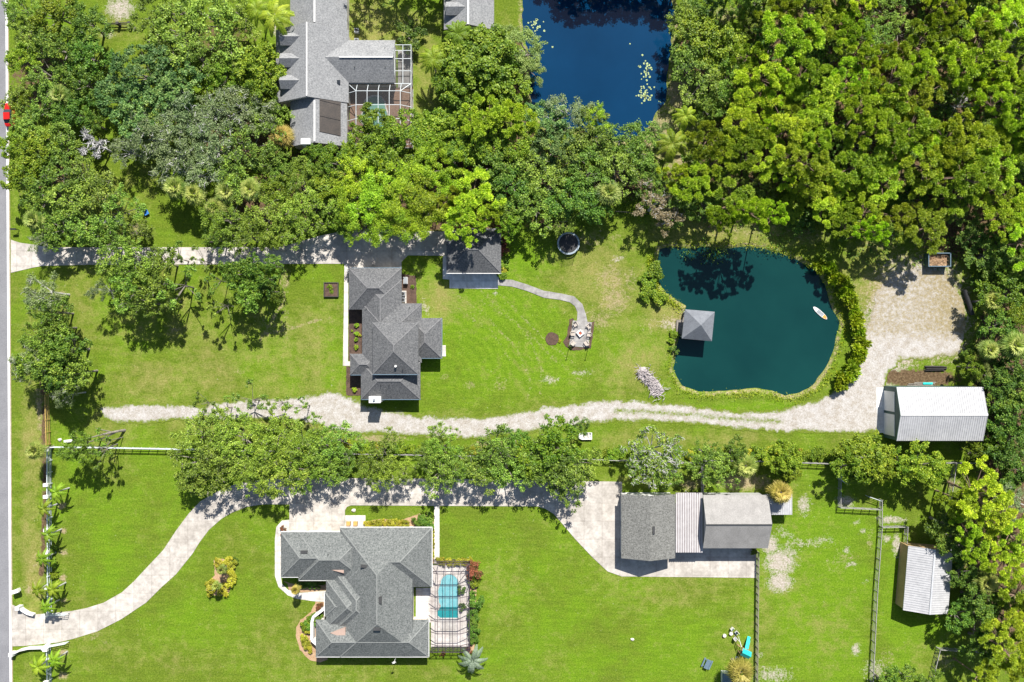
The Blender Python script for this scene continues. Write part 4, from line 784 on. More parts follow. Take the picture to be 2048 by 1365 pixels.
def mk_fan(key, R, Ht, nf, leaf, variants=2):
    PROTO[key] = []
    for k in range(variants):
        r = np.random.default_rng(hash_(key) + k); Q = []; V = []; tb = MB()
        tb.tube([(0, 0, -.3), (.1, 0, Ht * .5), (0, 0, Ht)], [.26, .19, .2], 8)
        for i in range(nf):
            az = i * 2.399 + r.normal() * .15; el = math.radians(75 - 105 * (i / nf) ** .8 + r.normal() * 6); L = R * (.12 + .42 * (i / nf) ** .6) * r.uniform(.9, 1.1)
            d = np.array([math.cos(az) * math.cos(el), math.sin(az) * math.cos(el), math.sin(el)]); c = np.array([0, 0, Ht]) + d * L
            tb.tube([(0, 0, Ht - .1), tuple(c)], [.025, .015], 3, False)
            side = np.array([-math.sin(az), math.cos(az), 0]); upv = np.cross(d, side); vv = .5 + r.normal() * .15
            for j in range(15):
                b = math.radians(-105 + 210 * j / 14); bl = R * .55 * (1 - .25 * abs(j - 7) / 7) * r.uniform(.9, 1.1)
                dd = d * math.cos(b) + side * math.sin(b); tip = c + dd * bl + np.array([0, 0, -bl * .22]); w_ = np.cross(dd, upv); w_ /= np.linalg.norm(w_) + 1e-9
                m = c + dd * bl * .5; off = w_ * .09 + upv * .02 * (-1) ** j
                Q += [c, m - off, tip, m + off]; V.append(vv + r.normal() * .14 + (.2 if i < nf * .4 else -.1))
        PROTO[key].append((bm_mesh(tb, key + '_trunk', MT['bark']), quads(key + '_crown', np.array(Q), np.array(V), L_[leaf]), R, Ht))
def mk_feather(key, R, Ht, nf, leaf, lean=0, variants=2, wid=.55):
    PROTO[key] = []
    for k in range(variants):
        r = np.random.default_rng(hash_(key) + k); Q = []; V = []; tb = MB()
        tb.tube([(-lean, 0, -.3), (-lean * .4, 0, Ht * .5), (0, 0, Ht)], [.22, .16, .13], 8)
        for i in range(nf):
            az = i * 6.283 / nf + r.normal() * .18; up0 = r.uniform(.35, 1.0); pts = []
            for t in np.linspace(0, 1, 9): pts.append(np.array([math.cos(az) * R * t, math.sin(az) * R * t, Ht + R * (up0 * t * .8 - (.55 + up0 * .5) * t * t)]))
            side = np.array([-math.sin(az), math.cos(az), 0]); vv = .45 + r.normal() * .12
            for a in range(8): V += [vv]; Q += [pts[a] - side * .05, pts[a + 1] - side * .04, pts[a + 1] + side * .04, pts[a] + side * .05]
            for t in np.linspace(.10, .98, 28):
                x = t * 8; a = int(min(7, x)); p = pts[a] + (pts[a + 1] - pts[a]) * (x - a); fw = pts[a + 1] - pts[a]; fw /= np.linalg.norm(fw)
                for s in (-1, 1):
                    L = wid * R * .42 * (1 - .75 * (t - .35) ** 2 * 2.2) ; L = max(L, .12); dd = side * s * .85 + fw * .5 + np.array([0, 0, -.25 + r.normal() * .12]); dd /= np.linalg.norm(dd)
                    m = p + dd * L * .5; Q += [p, m - fw * .10, p + dd * L + np.array([0, 0, -.1]), m + fw * .10]; V.append(vv + r.normal() * .12)
        PROTO[key].append((bm_mesh(tb, key + '_trunk', MT['palebark']), quads(key + '_crown', np.array(Q), np.array(V), L_[leaf]), R, Ht))
mk_fan('cabbage', 2.5, 6.0, 34, 'palm'); mk_fan('goldpalm', 2.6, 5.2, 36, 'gold'); mk_fan('silverpalm', 2.6, 4.2, 24, 'palm')
mk_feather('queen', 3.2, 7.0, 15, 'queen', .4); mk_feather('lanky', 2.4, 4.6, 8, 'queen', 0); mk_feather('silverq', 3.2, 3.5, 9, 'silver')
mk_tree('banana', 1.3, 2.0, .9, 12, .75, 60, .80, .38, 'reed', 'bark', lobes=.4, r0=.06, fork=.3, nlimb=5, radial=True, jit=.8, variants=4, zc=.9)
LOOK = dict(oak=('oak_tree', 'spreading olive green oak'), dark=('broadleaf_tree', 'dense dark green broadleaf tree'), bright=('broadleaf_tree', 'bright green broadleaf tree'),
            yellow=('feathery_tree', 'feathery yellow-green tree'), olive=('oak_tree', 'fine-leaved yellowish olive tree'), grey=('oak_tree', 'grey-green moss-hung oak'), teal=('broadleaf_tree', 'blue-green glossy broadleaf tree'),
            mango=('broadleaf_tree', 'dense rounded bright green tree'), pine=('pine_tree', 'yellow-green tufted pine'), willow=('willow_tree', 'soft pale green bushy tree'), sparse=('oak_tree', 'thin scraggly oak with open crown'),
            thin=('oak_tree', 'half-bare oak with pale twigs'), brown=('dying_tree', 'brownish half-dead tree'), bare=('bare_tree', 'leafless pale grey tree'), shrub=('shrub', 'small bright green shrub'), yshrub=('shrub', 'small yellow-leaved shrub'),
            dshrub=('shrub', 'rounded dark green shrub'), ushrub=('bush', 'low olive understory bush'), redshrub=('shrub', 'red-flowering shrub'), ball=('shrub', 'tiny round yellow-green shrub'),
            cabbage=('palm_tree', 'fan-leaved cabbage palm'), goldpalm=('palm_tree', 'golden yellow fan palm'), silverpalm=('palm_tree', 'short fan palm'), queen=('palm_tree', 'feather-leaved green palm'),
            lanky=('palm_tree', 'slender young palm with pale trunk'), silverq=('palm_tree', 'silvery feather palm'), banana=('tall_plant', 'big-leaved waterside plant'))
GRP = dict(pine='pines of the woodland', shrub='green shrubs', yshrub='yellow shrubs', ball='clipped ball shrubs', banana='big-leaved plants along the pond bank', ushrub='understory bushes', lanky='young palms along the white fence')
PLANTS = []
def put(kind, px, py, r, hs_=1.0, scl_z=None):
    v = PROTO[kind]; tm, cm, R, zc = v[rnd.randrange(len(v))]
    s = r / 10 / R * (1 - zc * .9 / H); s = s if s > 0 else 1; sz = (s if s < 1 else 1 + (s - 1) * .6) * hs_ if kind in ('shrub','yshrub','ball','dshrub','ushrub','redshrub','banana') else (.55 + .45 * s) * hs_
    x, y, _ = P(px, py, zc * sz)
    root = bpy.data.objects.new(LOOK[kind][0], None); COL.objects.link(root); root.location = (x, y, 0); root.scale = (s, s, sz); root.empty_display_size = .3
    root.rotation_euler = (0, 0, math.pi + math.atan2(y, x) + rnd.uniform(-.3, .3) if kind == 'lanky' else rnd.uniform(0, 6.283))
    for nm, me in (('trunk', tm), ('foliage' if 'shrub' in LOOK[kind][0] or 'plant' in LOOK[kind][0] or 'bush' in LOOK[kind][0] else 'crown', cm)):
        if kind in ('shrub', 'yshrub', 'ball', 'banana') and nm == 'trunk': nm = 'stem'
        o = bpy.data.objects.new(nm, me); COL.objects.link(o); o.parent = root
    root['category'] = {'shrub': 'shrub', 'bush': 'bush', 'tall_plant': 'plant', 'palm_tree': 'palm tree', 'pine_tree': 'pine tree'}.get(LOOK[kind][0], 'tree')
    root['group'] = GRP.get(kind, LOOK[kind][1] + 's'); PLANTS.append((root, kind, px, py)); return root
TREES = """
oak 45 20 42;bright 115 25 45;dark 175 45 42;oak 60 75 42;bright 50 115 34;dark 120 95 46;dark 175 110 42;oak 95 150 44;dark 165 165 40;oak 40 195 32;bright 40 206 22;oak 44 262 24;oak 95 205 44;dark 150 225 38;dark 185 245 24;cabbage 118 190 26;
bright 22 290 28;oak 62 265 36;bright 80 310 46;oak 125 285 44;bright 50 350 40;oak 110 350 50;oak 165 345 44;oak 135 400 50;oak 195 390 50;dark 80 395 36;oak 235 420 42;oak 170 450 46;dark 120 455 42;grey 85 475 30;cabbage 68 440 26;oak 222 475 38;oak 268 455 32;bare 188 288 34;
oak 300 30 42;oak 355 60 60;oak 430 45 62;olive 395 115 48;oak 335 100 36;oak 480 30 42;oak 455 95 40;olive 360 20 40;teal 290 145 62;teal 345 175 56;teal 235 190 46;teal 270 225 52;bright 445 155 34;oak 475 130 30;mango 518 135 52;mango 515 185 42;
grey 375 235 58;grey 445 225 56;grey 500 222 50;grey 305 275 54;grey 350 305 58;grey 425 290 58;oak 500 285 56;grey 395 345 46;oak 545 320 34;oak 470 335 46;grey 255 300 34;oak 545 235 32;oak 330 240 40;oak 560 350 26;goldpalm 563 272 28;cabbage 350 375 28;cabbage 388 388 26;cabbage 452 385 27;cabbage 500 380 27;cabbage 430 415 25;queen 548 32 38;queen 515 20 30;
olive 450 440 48;olive 495 475 42;olive 530 430 50;olive 580 420 50;olive 635 405 50;bright 560 380 36;olive 625 345 42;olive 590 365 40;olive 680 420 42;bright 665 375 42;bright 655 325 42;olive 600 455 40;olive 560 470 30;olive 435 480 30;
bright 735 300 48;yellow 720 350 42;bright 775 330 46;yellow 765 375 44;yellow 735 410 42;yellow 700 395 38;yellow 790 410 42;yellow 815 360 44;yellow 850 335 42;yellow 845 395 46;yellow 790 445 36;yellow 840 445 34;yellow 725 455 36;yellow 765 445 32;yellow 880 375 36;yellow 862 295 26;yellow 905 312 30;bright 690 445 30;
pine 945 395 52;pine 925 440 46;pine 900 400 34;pine 970 430 32;bright 800 270 48;bright 855 265 44;bright 745 258 42;bright 905 258 46;mango 960 125 76;mango 985 160 62;mango 925 165 58;willow 1045 100 42;willow 1055 140 30;willow 1010 75 28;oak 945 90 36;queen 915 68 32;queen 868 118 32;queen 900 100 26;
pine 975 235 50;bright 935 225 42;pine 1020 235 42;bright 965 285 46;dark 915 305 38;bright 1035 285 44;dark 985 330 44;teal 1095 245 46;grey 1125 230 44;oak 1160 255 46;yellow 1190 235 26;oak 1060 330 50;dark 1025 370 44;teal 1110 295 48;oak 1150 305 46;oak 1200 290 44;oak 1245 275 44;oak 1285 300 42;oak 1235 340 50;oak 1180 345 48;oak 1100 375 48;dark 1145 400 48;oak 1075 420 44;oak 1025 420 36;bright 1020 450 26;dark 1190 415 32;oak 1290 355 40;oak 1130 440 30;cabbage 1217 385 30;cabbage 1275 290 20;willow 1320 272 30;brown 1310 410 44;brown 1335 440 26;olive 1310 370 34;queen 1372 232 26;queen 1346 288 34;
bright 1400 80 50;oak 1385 120 50;bright 1440 95 50;oak 1410 160 46;olive 1460 150 44;oak 1370 40 38;dark 1410 20 38;oak 1455 195 34;dark 1415 215 26;olive 1480 8 26;
bright 2010 585 44;cabbage 1985 600 26;bright 2040 625 34;dark 2000 655 36;cabbage 2030 690 32;dark 2040 740 40;willow 1965 742 24;bright 1945 735 22;cabbage 1980 700 24;dark 2010 775 36;dark 2030 830 44;dark 2012 850 32;dark 2020 890 44;mango 1992 898 28;bright 1950 905 18;dark 2040 940 34;dark 2005 805 30;dark 2035 780 40;
pine 1505 428 36;pine 1448 436 30;pine 1545 432 30;oak 1775 466 28;pine 1745 462 30;pine 1960 985 56;pine 1925 1000 40;pine 1985 1030 44;grey 2030 1005 40;dark 1895 1050 42;dark 1925 1085 42;pine 1935 1055 34;pine 2030 1070 44;dark 1990 1085 40;pine 1955 1095 32;pine 2010 1130 42;cabbage 1975 1165 30;dark 1960 1205 42;dark 2000 1190 40;pine 2040 1190 42;dark 1970 1240 46;pine 2030 1245 46;dark 1930 1150 30;dark 1920 1235 30;pine 2010 1300 50;dark 1975 1290 40;pine 2045 1340 40;pine 1960 1355 34;dark 1820 1362 30;dark 1775 1372 30;dark 1870 1375 28;
mango 1735 920 50;bright 1705 935 36;mango 1765 935 30;bright 1845 930 44;bright 1805 925 30;bright 1870 945 26;mango 1567 918 38;mango 1572 940 28;silverpalm 1492 932 28;dark 1468 902 26;goldpalm 1562 985 28;oak 1425 935 42;olive 1410 905 30;thin 1310 905 46;thin 1275 905 34;thin 1345 900 32;thin 1310 945 40;oak 1330 950 30;thin 1280 940 30;
bright 1110 895 52;oak 1085 930 50;oak 1125 945 52;oak 1160 930 42;oak 1152 855 26;bright 1060 920 34;olive 1135 985 22;oak 985 905 46;oak 1010 935 44;dark 1030 878 26;oak 960 945 36;oak 880 868 26;olive 885 900 34;oak 880 940 42;oak 850 915 28;oak 910 945 32;oak 765 905 38;olive 745 935 32;olive 775 945 36;olive 805 945 24;
oak 640 900 42;oak 680 885 42;olive 655 935 40;oak 690 920 30;olive 600 900 50;olive 545 880 60;olive 480 880 52;olive 560 940 58;olive 510 945 48;oak 440 860 40;oak 400 870 44;oak 395 925 44;oak 430 945 44;oak 375 960 28;olive 605 950 36;sparse 410 808 24;sparse 445 820 26;sparse 500 805 34;sparse 560 808 28;sparse 605 815 30;silverpalm 385 965 24;oak 470 915 46;
grey 90 585 38;oak 100 625 36;grey 72 600 24;oak 105 680 38;dark 130 700 40;dark 90 735 44;oak 150 745 38;grey 60 720 34;dark 120 760 34;grey 130 790 26;oak 65 680 26;grey 45 745 22;dark 110 655 28;
oak 235 540 40;oak 275 525 40;oak 320 525 36;oak 255 575 38;oak 305 565 44;sparse 350 570 42;grey 205 580 24;oak 285 605 32;oak 330 600 28;sparse 345 515 30;sparse 395 520 26;sparse 430 560 26;sparse 440 610 26;dark 480 545 34;dark 520 555 38;oak 495 585 36;dark 535 580 26;oak 545 530 22;oak 160 888 24;sparse 190 900 30;oak 138 905 20;oak 172 912 18;sparse 205 885 24;
cabbage 70 902 22;lanky 112 985 22;lanky 88 1018 22;lanky 96 1070 22;lanky 84 1118 22;lanky 75 1180 22;lanky 105 1180 22;lanky 92 1215 20;lanky 75 1335 26;lanky 108 1322 22;silverq 945 1322 30;goldpalm 1482 1345 32;
ushrub 815 75 24;ushrub 830 60 16;redshrub 1008 500 12;redshrub 1005 480 14;redshrub 1002 460 10;shrub 1008 525 10;yshrub 1005 540 7;shrub 1003 552 8;ushrub 1350 700 8"""
for it in TREES.replace('\n', '').split(';'):
    k, x, y, r = it.split(); x, y, r = float(x), float(y), float(r)
    if r > 3:
        yard = (1440 < x < 1840 and 425 < y < 475) or (180 < x < 560 and 500 < y < 660) or (x < 180 and 560 < y < 800); lean_ = 120 < x < 210 and 870 < y < 920
        put(k, x, y, r * (.88 if k == 'lanky' else 1), 1.3 if yard else (1.45 if lean_ else (.95 if k != 'pine' or x > 1100 else .85)))
# woodland: individual pines and broadleaf trees, spaced by their crowns
wood = [(1480,-90),(2130,-90),(2130,560),(2060,560),(1990,545),(1930,500),(1880,485),(1800,465),(1720,455),(1640,425),(1560,445),(1480,430),(1400,425),(1350,400),(1340,355),(1365,330),(1400,290),(1460,250),(1480,200),(1500,120),(1500,40)]
gaps = [(1472,30,24),(1790,205,14),(1585,300,14),(1690,205,16),(1450,230,22),(1840,20,26),(1720,20,30),(1990,110,14),(1860,420,14),(1770,395,12),(1878,508,44),(1500,345,12),(2030,160,14)]
fixed = [(a[2], a[3]) for a in PLANTS]
def inpoly(x, y, p):
    c = False
    for i in range(len(p)):
        (ax, ay), (bx, by) = p[i], p[i - 1]
        if (ay > y) != (by > y) and x < (bx - ax) * (y - ay) / (by - ay) + ax: c = not c
    return c
r_ = random.Random(5); W_ = []; 
for _ in range(16000):
    x, y = r_.uniform(1340, 2130), r_.uniform(-90, 560)
    if not inpoly(x, y, wood) or any(math.hypot(x - g[0], y - g[1]) < g[2] + 14 for g in gaps): continue
    if any(math.hypot(x - a, y - b) < 41 for a, b, *_ in W_) or any(math.hypot(x - a, y - b) < 36 for a, b in fixed): continue
    dark_zone = (y < 60 and x < 1870 and x > 1500) or y > 455 or (x > 1900 and y > 430)
    t = r_.random(); k = 'pine' if t < (.30 if dark_zone else .76) else ('dark' if t < .84 else ('oak' if t < .91 else ('bright' if t < .95 else ('thin' if t < .98 else 'olive'))))
    W_.append((x, y, k)); 
for x, y, k in W_: e_ = .80 if y > 370 else (.85 if y > 300 else 1); put(k, x, y, (r_.uniform(28, 56) if k == 'pine' else r_.uniform(28, 46)) , (r_.uniform(.88, 1.12) if k == 'pine' else r_.uniform(.65, .9)) * e_)
# trees beyond the top edge that shade the blue pond, and understory
for x, y, r in ((735,-45,40),(790,-55,44),(845,-50,44),(880,-40,34)): put('oak', x, y, r, 1.0)
for x, y, r in ((1140,-72,42),(1185,-66,48),(1235,-78,50),(1285,-70,46),(1330,-66,44),(1100,-95,36),(1210,-110,44),(1355,-30,34)): put('dark', x, y, r, .78)
for _ in range(90):
    x, y = r_.uniform(1350, 2060), r_.uniform(0, 540)
    if inpoly(x, y, wood) and math.hypot(x - 1878, y - 515) > 45 and not any(math.hypot(x - g[0], y - g[1]) < g[2] for g in gaps[:3]): put('ushrub', x, y, r_.uniform(14, 26))
for x, y, r in [(760,300,26),(1000,300,30),(1060,390,28),(1210,320,26),(560,330,24),(640,380,26),(980,370,26),(1980,640,26),(2000,720,30),(1975,870,26),(1960,840,22),(1985,760,14),(2020,960,28),(1940,700,16),(1920,1110,24),(1945,1180,24),(1600,440,20),(1700,450,22),(1360,390,20),(1965,560,18)]: put('ushrub', x, y, r)
# fence-line shrubs, pond bank plants, garden shrubs
def along(pts, st):
    out = []
    for (ax, ay), (bx, by) in zip(pts, pts[1:]):
        n = max(1, int(math.hypot(bx - ax, by - ay) / st)); out += [(ax + (bx - ax) * k / n, ay + (by - ay) * k / n) for k in range(n)]
    return out
for x, y in along([(695,898),(760,900),(860,903),(950,905),(1040,908),(1180,908),(1250,912)], 13) + along([(1380,908),(1560,908),(1690,914)], 15): put(r_.choice(['shrub', 'yshrub', 'shrub', 'shrub']), x + r_.uniform(-3, 3), y + r_.uniform(-5, 3), r_.uniform(8, 13))
for x, y in along([(1640,528),(1662,545),(1680,560),(1695,590),(1708,615),(1718,650),(1722,680),(1718,710),(1705,735),(1693,758),(1672,778)], 8.5): put('banana', x + r_.uniform(-6, 6), y + r_.uniform(-5, 5), r_.uniform(9, 13), 1.2)
for x, y in along([(1300,540),(1290,560),(1300,585),(1330,600)], 12): put('shrub', x + r_.uniform(-8, 8), y + r_.uniform(-6, 6), r_.uniform(12, 16))
for x, y, k, r in [(713.6,651,'ball',4.2),(713,667.5,'ball',3.8),(719,671,'yshrub',3.5),(712,679.6,'ball',3.8),(712.5,695,'ball',4),(709,780,'ball',4),(704,662,'ball',2),(660,575,'shrub',5),(664,585,'shrub',4),(1141,694,'shrub',3),(1120,682,'yshrub',3),(825,574,'shrub',3.5),
                   (591,1181,'goldpalm',11),(567,1058,'redshrub',7),(567,1068,'redshrub',5),(425,1172,'yshrub',11),(420,1183,'yshrub',9),(445,1180,'yshrub',11),(460,1165,'yshrub',10),(465,1148,'yshrub',10),(466,1130,'yshrub',9),(455,1124,'yshrub',10),(438,1127,'yshrub',10),(443,1140,'silverpalm',12),(433,1172,'silverpalm',11),(470,1122,'dshrub',6),
                   (949,1142,'redshrub',18),(945,1135,'redshrub',12),(948,1165,'shrub',10),(950,1200,'dshrub',16),(948,1230,'dshrub',12),(946,1245,'dshrub',10),(948,1262,'dshrub',11),(946,1278,'dshrub',9),(937,1302,'redshrub',7),(885,1308,'redshrub',5),(922,1180,'dshrub',8),(925,1215,'dshrub',8),(640,1215,'redshrub',9),(636,1232,'dshrub',9),(625,1238,'shrub',9),(618,1248,'dshrub',10),(610,1250,'shrub',9),(845,1048,'dshrub',13),(855,1040,'dshrub',11),(836,1042,'dshrub',10),(857,1052,'dshrub',10),(1745,490,'ushrub',10),(1347,668,'shrub',8),(1342,682,'shrub',6)]: put(k, x, y, r)
for x, y in along([(735,1047),(760,1046),(790,1047),(822,1048)], 9): put('yshrub', x, y + r_.uniform(-1, 1), 7)
for x, y in along([(865,1062),(865,1122)], 8): put('yshrub', x, y, 4)
for x, y in along([(880,1122),(905,1126),(930,1124),(948,1124)], 8): put('yshrub', x, y, 7)
for x, y in along([(612,1262),(604,1275),(610,1292),(622,1306)], 8): put('yshrub', x + 4, y, 7)
for x, y in along([(600,1168),(648,1170)], 9): put('dshrub', x, y, 7)
for x, y in along([(100,1100),(104,1200)], 22): put('shrub', x + 4, y, 8)
for x, y in along([(1508,1105),(1513,1118)], 9): put('shrub', x, y, 6)
# lily pads
def lily(x, y, lb):
    p = P(x, y, -.3); o = MB(); n = 12; r = r_.uniform(.11, .24); a0 = r_.uniform(0, 6)
    o.prism([(p[0], p[1])] + [(p[0] + r * math.cos(a0 + i * .5), p[1] + r * math.sin(a0 + i * .5)) for i in range(n)], -.36, -.325)
    o.build('lily_pad', MT['lily'], label=lb, cat='lily pad', group='lily pads on the blue pond')
for _ in range(70):
    a, b = r_.gauss(0, 1), r_.gauss(0, 1)
    if r_.random() < .35: lily(1292 + a * 7, 142 + b * 11, 'pale yellow-green lily pad in the loose right-hand cluster on the blue pond')
    else: lily(1288 + a * 9 + 3, 188 + b * 11, 'pale yellow-green lily pad in the crowded right-hand cluster on the blue pond')
for _ in range(22): lily(1073 + r_.gauss(0, 6), 52 + r_.gauss(0, 8), 'pale yellow-green lily pad in the small cluster by the left bank')
lily(1105, 94, 'single lily pad far from the others in the left half of the blue pond'); lily(1260, 88, 'single lily pad floating right of centre in the blue pond')
# waterside weeds: countless leaves along the banks
def weeds(name, specs, mat, label_kind='stuff', size=.3, zmax=.5):
    C = []
    for (px, py), wd, n in specs:
        for _ in range(n): C.append(P(px + r_.gauss(0, wd), py + r_.gauss(0, wd)) [:2] + (r_.uniform(.02, zmax),))
    C = np.array(C); N = rng.normal(size=C.shape) * .6 + np.array([0, 0, .7])
    me = leaf_mesh(name, C, N, size * rng.uniform(.6, 1.3, len(C)), .5, rng.normal(.5, .2, len(C)), mat); o = bpy.data.objects.new(name, me); COL.objects.link(o); tag(o, kind='stuff', label='leafy weeds and grass tufts along the banks of the ponds', cat='weeds')
sp_ = [((x, y), 5, 55) for x, y in along([(1300,520),(1308,545),(1306,565),(1320,585),(1345,605),(1362,618)], 5)] + [((x, y), 4.5, r_.randrange(2, 22)) for x, y in along([(1343,700),(1340,745),(1358,780),(1395,792),(1450,790),(1520,786),(1560,797),(1600,796),(1645,772),(1672,725),(1690,660),(1668,590),(1640,540),(1600,514),(1540,496),(1480,490),(1400,489),(1330,490)], 5)]
weeds('waterside_weeds', sp_, L_['reed'], zmax=.45)
weeds('forest_undergrowth', [((r_.uniform(1360, 2060), r_.uniform(-20, 520)), 10, 60) for _ in range(160)] + [((r_.uniform(1960, 2060), r_.uniform(560, 960)), 10, 80) for _ in range(50)] + [((r_.uniform(560, 1300), r_.uniform(300, 440)), 12, 50) for _ in range(90)], L_['dark'], size=.4, zmax=1.0)
bpy.data.objects['forest_undergrowth']['label'] = 'low leafy undergrowth covering the ground beneath the woodland trees'; bpy.data.objects['forest_undergrowth']['category'] = 'undergrowth'

# ---------------------------------------------------------------- fences
def fence(name, label, pts, ht, rails, mat, step=2.4, pw=.12, rw=.05, rh=.12, cap=None, pickets=0, cat='fence', capm=None):
    W2 = [P(*p)[:2] for p in pts]; t = thing(name, label, cat, (*W2[0], 0)); rl = MB()
    for a, b in zip(W2, W2[1:]):
        L = math.dist(a, b); n = max(1, round(L / step))
        for k in range(rails): z = ht * (k + .7) / (rails + .1); rl.bar((*a, z), (*b, z), .05, rh)
        rl.bar((*a, ht + .02), (*b, ht + .02), min(rw, .10) * 1.3, .04)
        if pickets:
            m = int(L / pickets)
            for k in range(m): q = k / m; rl.box((a[0] + (b[0] - a[0]) * q, a[1] + (b[1] - a[1]) * q, ht / 2), (.04, .04, ht))
    rl.build('rails', mat, t)
    for a, b in zip(W2, W2[1:]):
        L = math.dist(a, b); n = max(1, round(L / step))
        for k in range(n + (1 if b == W2[-1] else 0)):
            q = k / n; c = (a[0] + (b[0] - a[0]) * q, a[1] + (b[1] - a[1]) * q); po = MB().box((*c, ht / 2 + .06), (pw, pw, ht + .12)).build('post', mat, t)
            if cap and k % cap == 0: MB().box((*c, ht + .25), (.9, .62, .5)).build('pillar_cap', capm or MT['white'], po)
    return t
fence('fence', 'white vinyl rail fence with wide caps along the road verge', [(104,897),(104,990),(105,1100),(105,1222)], 1.5, 3, MT['vinyl'], 2.3, .2, .16, .14, cap=3)
fence('fence', 'white vinyl rail fence below the lower driveway entrance at bottom left', [(103,1292),(105,1400)], 1.5, 3, MT['vinyl'], 2.3, .2, .16, .14, cap=3)
fence('fence', 'yellow timber fence running up from the white fence corner', [(102,888),(99,790)], 1.4, 3, MT['yelwood'], 2.4, .16, .3, .12)
fence('fence', 'white rail fence along the top of the big left lawn', [(104,893),(200,894),(300,896),(402,898)], 1.4, 3, MT['vinyl'], 1.8, .12, .16, .12)
fence('fence', 'dark rail fence behind the row of oaks above the lower driveway', [(402,899),(560,902),(690,906),(860,909),(1000,912),(1120,915),(1250,920),(1350,923),(1400,925)], 1.4, 3, MT['greyfence'], 1.2, .08, .12, .08)
fence('fence', 'pale topped rail fence above the grey workshop roof', [(1400,920),(1480,921),(1540,922),(1600,924),(1690,927)], 1.4, 3, MT['greyfence'], 1.8, .1, .16, .1)
fence('fence', 'dark slatted fence running down to the ribbed metal canopy', [(1402,925),(1402,984)], 1.8, 7, MT['greyfence'], 1.5, .14, .3, .12)
fence('fence', 'long double rail timber fence between the two right paddocks', [(1757,998),(1757,1052),(1748,1180),(1745,1240),(1737,1400)], 1.4, 3, MT['greyfence'], 2.0, .13, .22, .08)
fence('fence', 'grey timber pen fence forming an L left of the small sandy pen', [(1676,922),(1675,1013),(1757,1017)], 1.4, 3, MT['greyfence'], 1.8, .13, .12, .08)
fence('gate', 'open grey metal gate at the top right of the sandy pen', [(1731,991),(1757,1000)], 1.3, 4, MT['vinyl'], 2.6, .08, .06, .05, cat='gate')
fence('gate', 'open pale metal gate near the left side of the sandy pen', [(1674,956),(1689,966)], 1.3, 4, MT['vinyl'], 1.6, .08, .06, .05, cat='gate')
fence('fence', 'short grey timber fence leading to the tan shed', [(1757,1052),(1808,1051),(1806,1086)], 1.4, 3, MT['greyfence'], 1.8, .13, .16, .08)
fence('fence', 'timber fence just below the large metal barn', [(1868,924),(1958,925)], 1.4, 3, MT['greyfence'], 1.8, .13, .16, .08)
fence('fence', 'pale timber fence running down beneath the leaning pine', [(1904,927),(1898,970),(1893,1003)], 1.4, 3, MT['greyfence'], 1.8, .13, .2, .08)
fence('fence', 'dark wire and timber fence below the concrete turnaround', [(1513,1102),(1512,1200),(1510,1400)], 1.4, 4, MT['wood'], 1.5, .16, .3, .1)
fence('fence', 'grey timber fence at the far bottom right', [(1965,1300),(1872,1294),(1858,1352)], 1.4, 3, MT['greyfence'], 1.8, .13, .2, .08)
fence('fence', 'black wire fence along the edge of the woodland above green pond', [(1230,425),(1400,438),(1600,446)], 1.3, 3, MT['blackfence'], 2.6, .08, .03, .03)
# entrance walls and gates at the lower driveway
for sgn, lb in ((1, 'upper'), (-1, 'lower')):
    m = MB(); pts = [(43, 1213), (50, 1219), (60, 1225), (72, 1228)] if sgn > 0 else [(30, 1305), (45, 1298), (62, 1294), (98, 1293)]
    pw = [P(*p)[:2] for p in pts]
    for a, b in zip(pw, pw[1:]): m.bar((*a, .45), (*b, .45), .32, .9)
    t = thing('entrance_wall', 'low white curved entrance wall on the %s side of the lower driveway' % lb, 'wall', (*pw[0], 0), 'entrance walls of the lower driveway'); m.build('wall', MT['white'], t)
    MB().box((*pw[0], .65), (.8, .7, 1.3)).build('pillar', MT['white'], t)
    y = 1227 if sgn > 0 else 1290; q = P(98, y); t = thing('driveway_gate', 'open white rail gate on the %s side of the lower driveway' % lb, 'gate', (q[0], q[1], 0), 'gates of the lower driveway')
    MB().box((q[0], q[1], .9), (.7, .6, 1.8)).build('gate_pillar', MT['white'], t); g = MB(); e1 = P(140, y - (2 if sgn > 0 else 8))
    for z in (.35, .75, 1.15, 1.5): g.bar((q[0], q[1], z), (e1[0], e1[1], z), .07, .08)
    for k in range(6): g.box((q[0] + (e1[0] - q[0]) * k / 5, q[1] + (e1[1] - q[1]) * k / 5, .92), (.07, .07, 1.25))
    g.build('gate_leaf', MT['vinyl'], t)
fence('fence', 'dark post and rail fence beside the sandy patch at top left', [(217,52),(264,51)], 1.1, 2, MT['timber'], 2.3, .5, .12, .2)
# ---------------------------------------------------------------- objects
def at(px, py, z=0): return P(px, py, z)
# mailboxes
q = at(31, 1183, 1.0); t = thing('mailbox', 'bulky white mailbox on the roadside verge above the lower driveway', 'mailbox', (q[0], q[1], 0))
MB().box((q[0], q[1], .55), (.7, .6, 1.1), .3).build('pedestal', MT['white'], t); MB().box((q[0] + .1, q[1] + .05, 1.3), (1.5, .7, .45), .3).build('box', MT['white'], t); MB().box((q[0] - .62, q[1] - .2, 1.3), (.05, .6, .38), .3).build('door', MT['walk'], t)
q = at(28, 459, 1.0); t = thing('mailbox', 'black mailbox on a post above the upper driveway mouth', 'mailbox', (q[0], q[1], 0))
MB().box((q[0] + .3, q[1], .55), (.12, .12, 1.1)).build('post', MT['dark'], t); MB().box((q[0], q[1], 1.22), (1.1, .3, .28)).build('box', MT['dark'], t); MB().bar((q[0] + .3, q[1], .6), (q[0] - .3, q[1], 1.05), .06, .06).build('brace', MT['dark'], t)
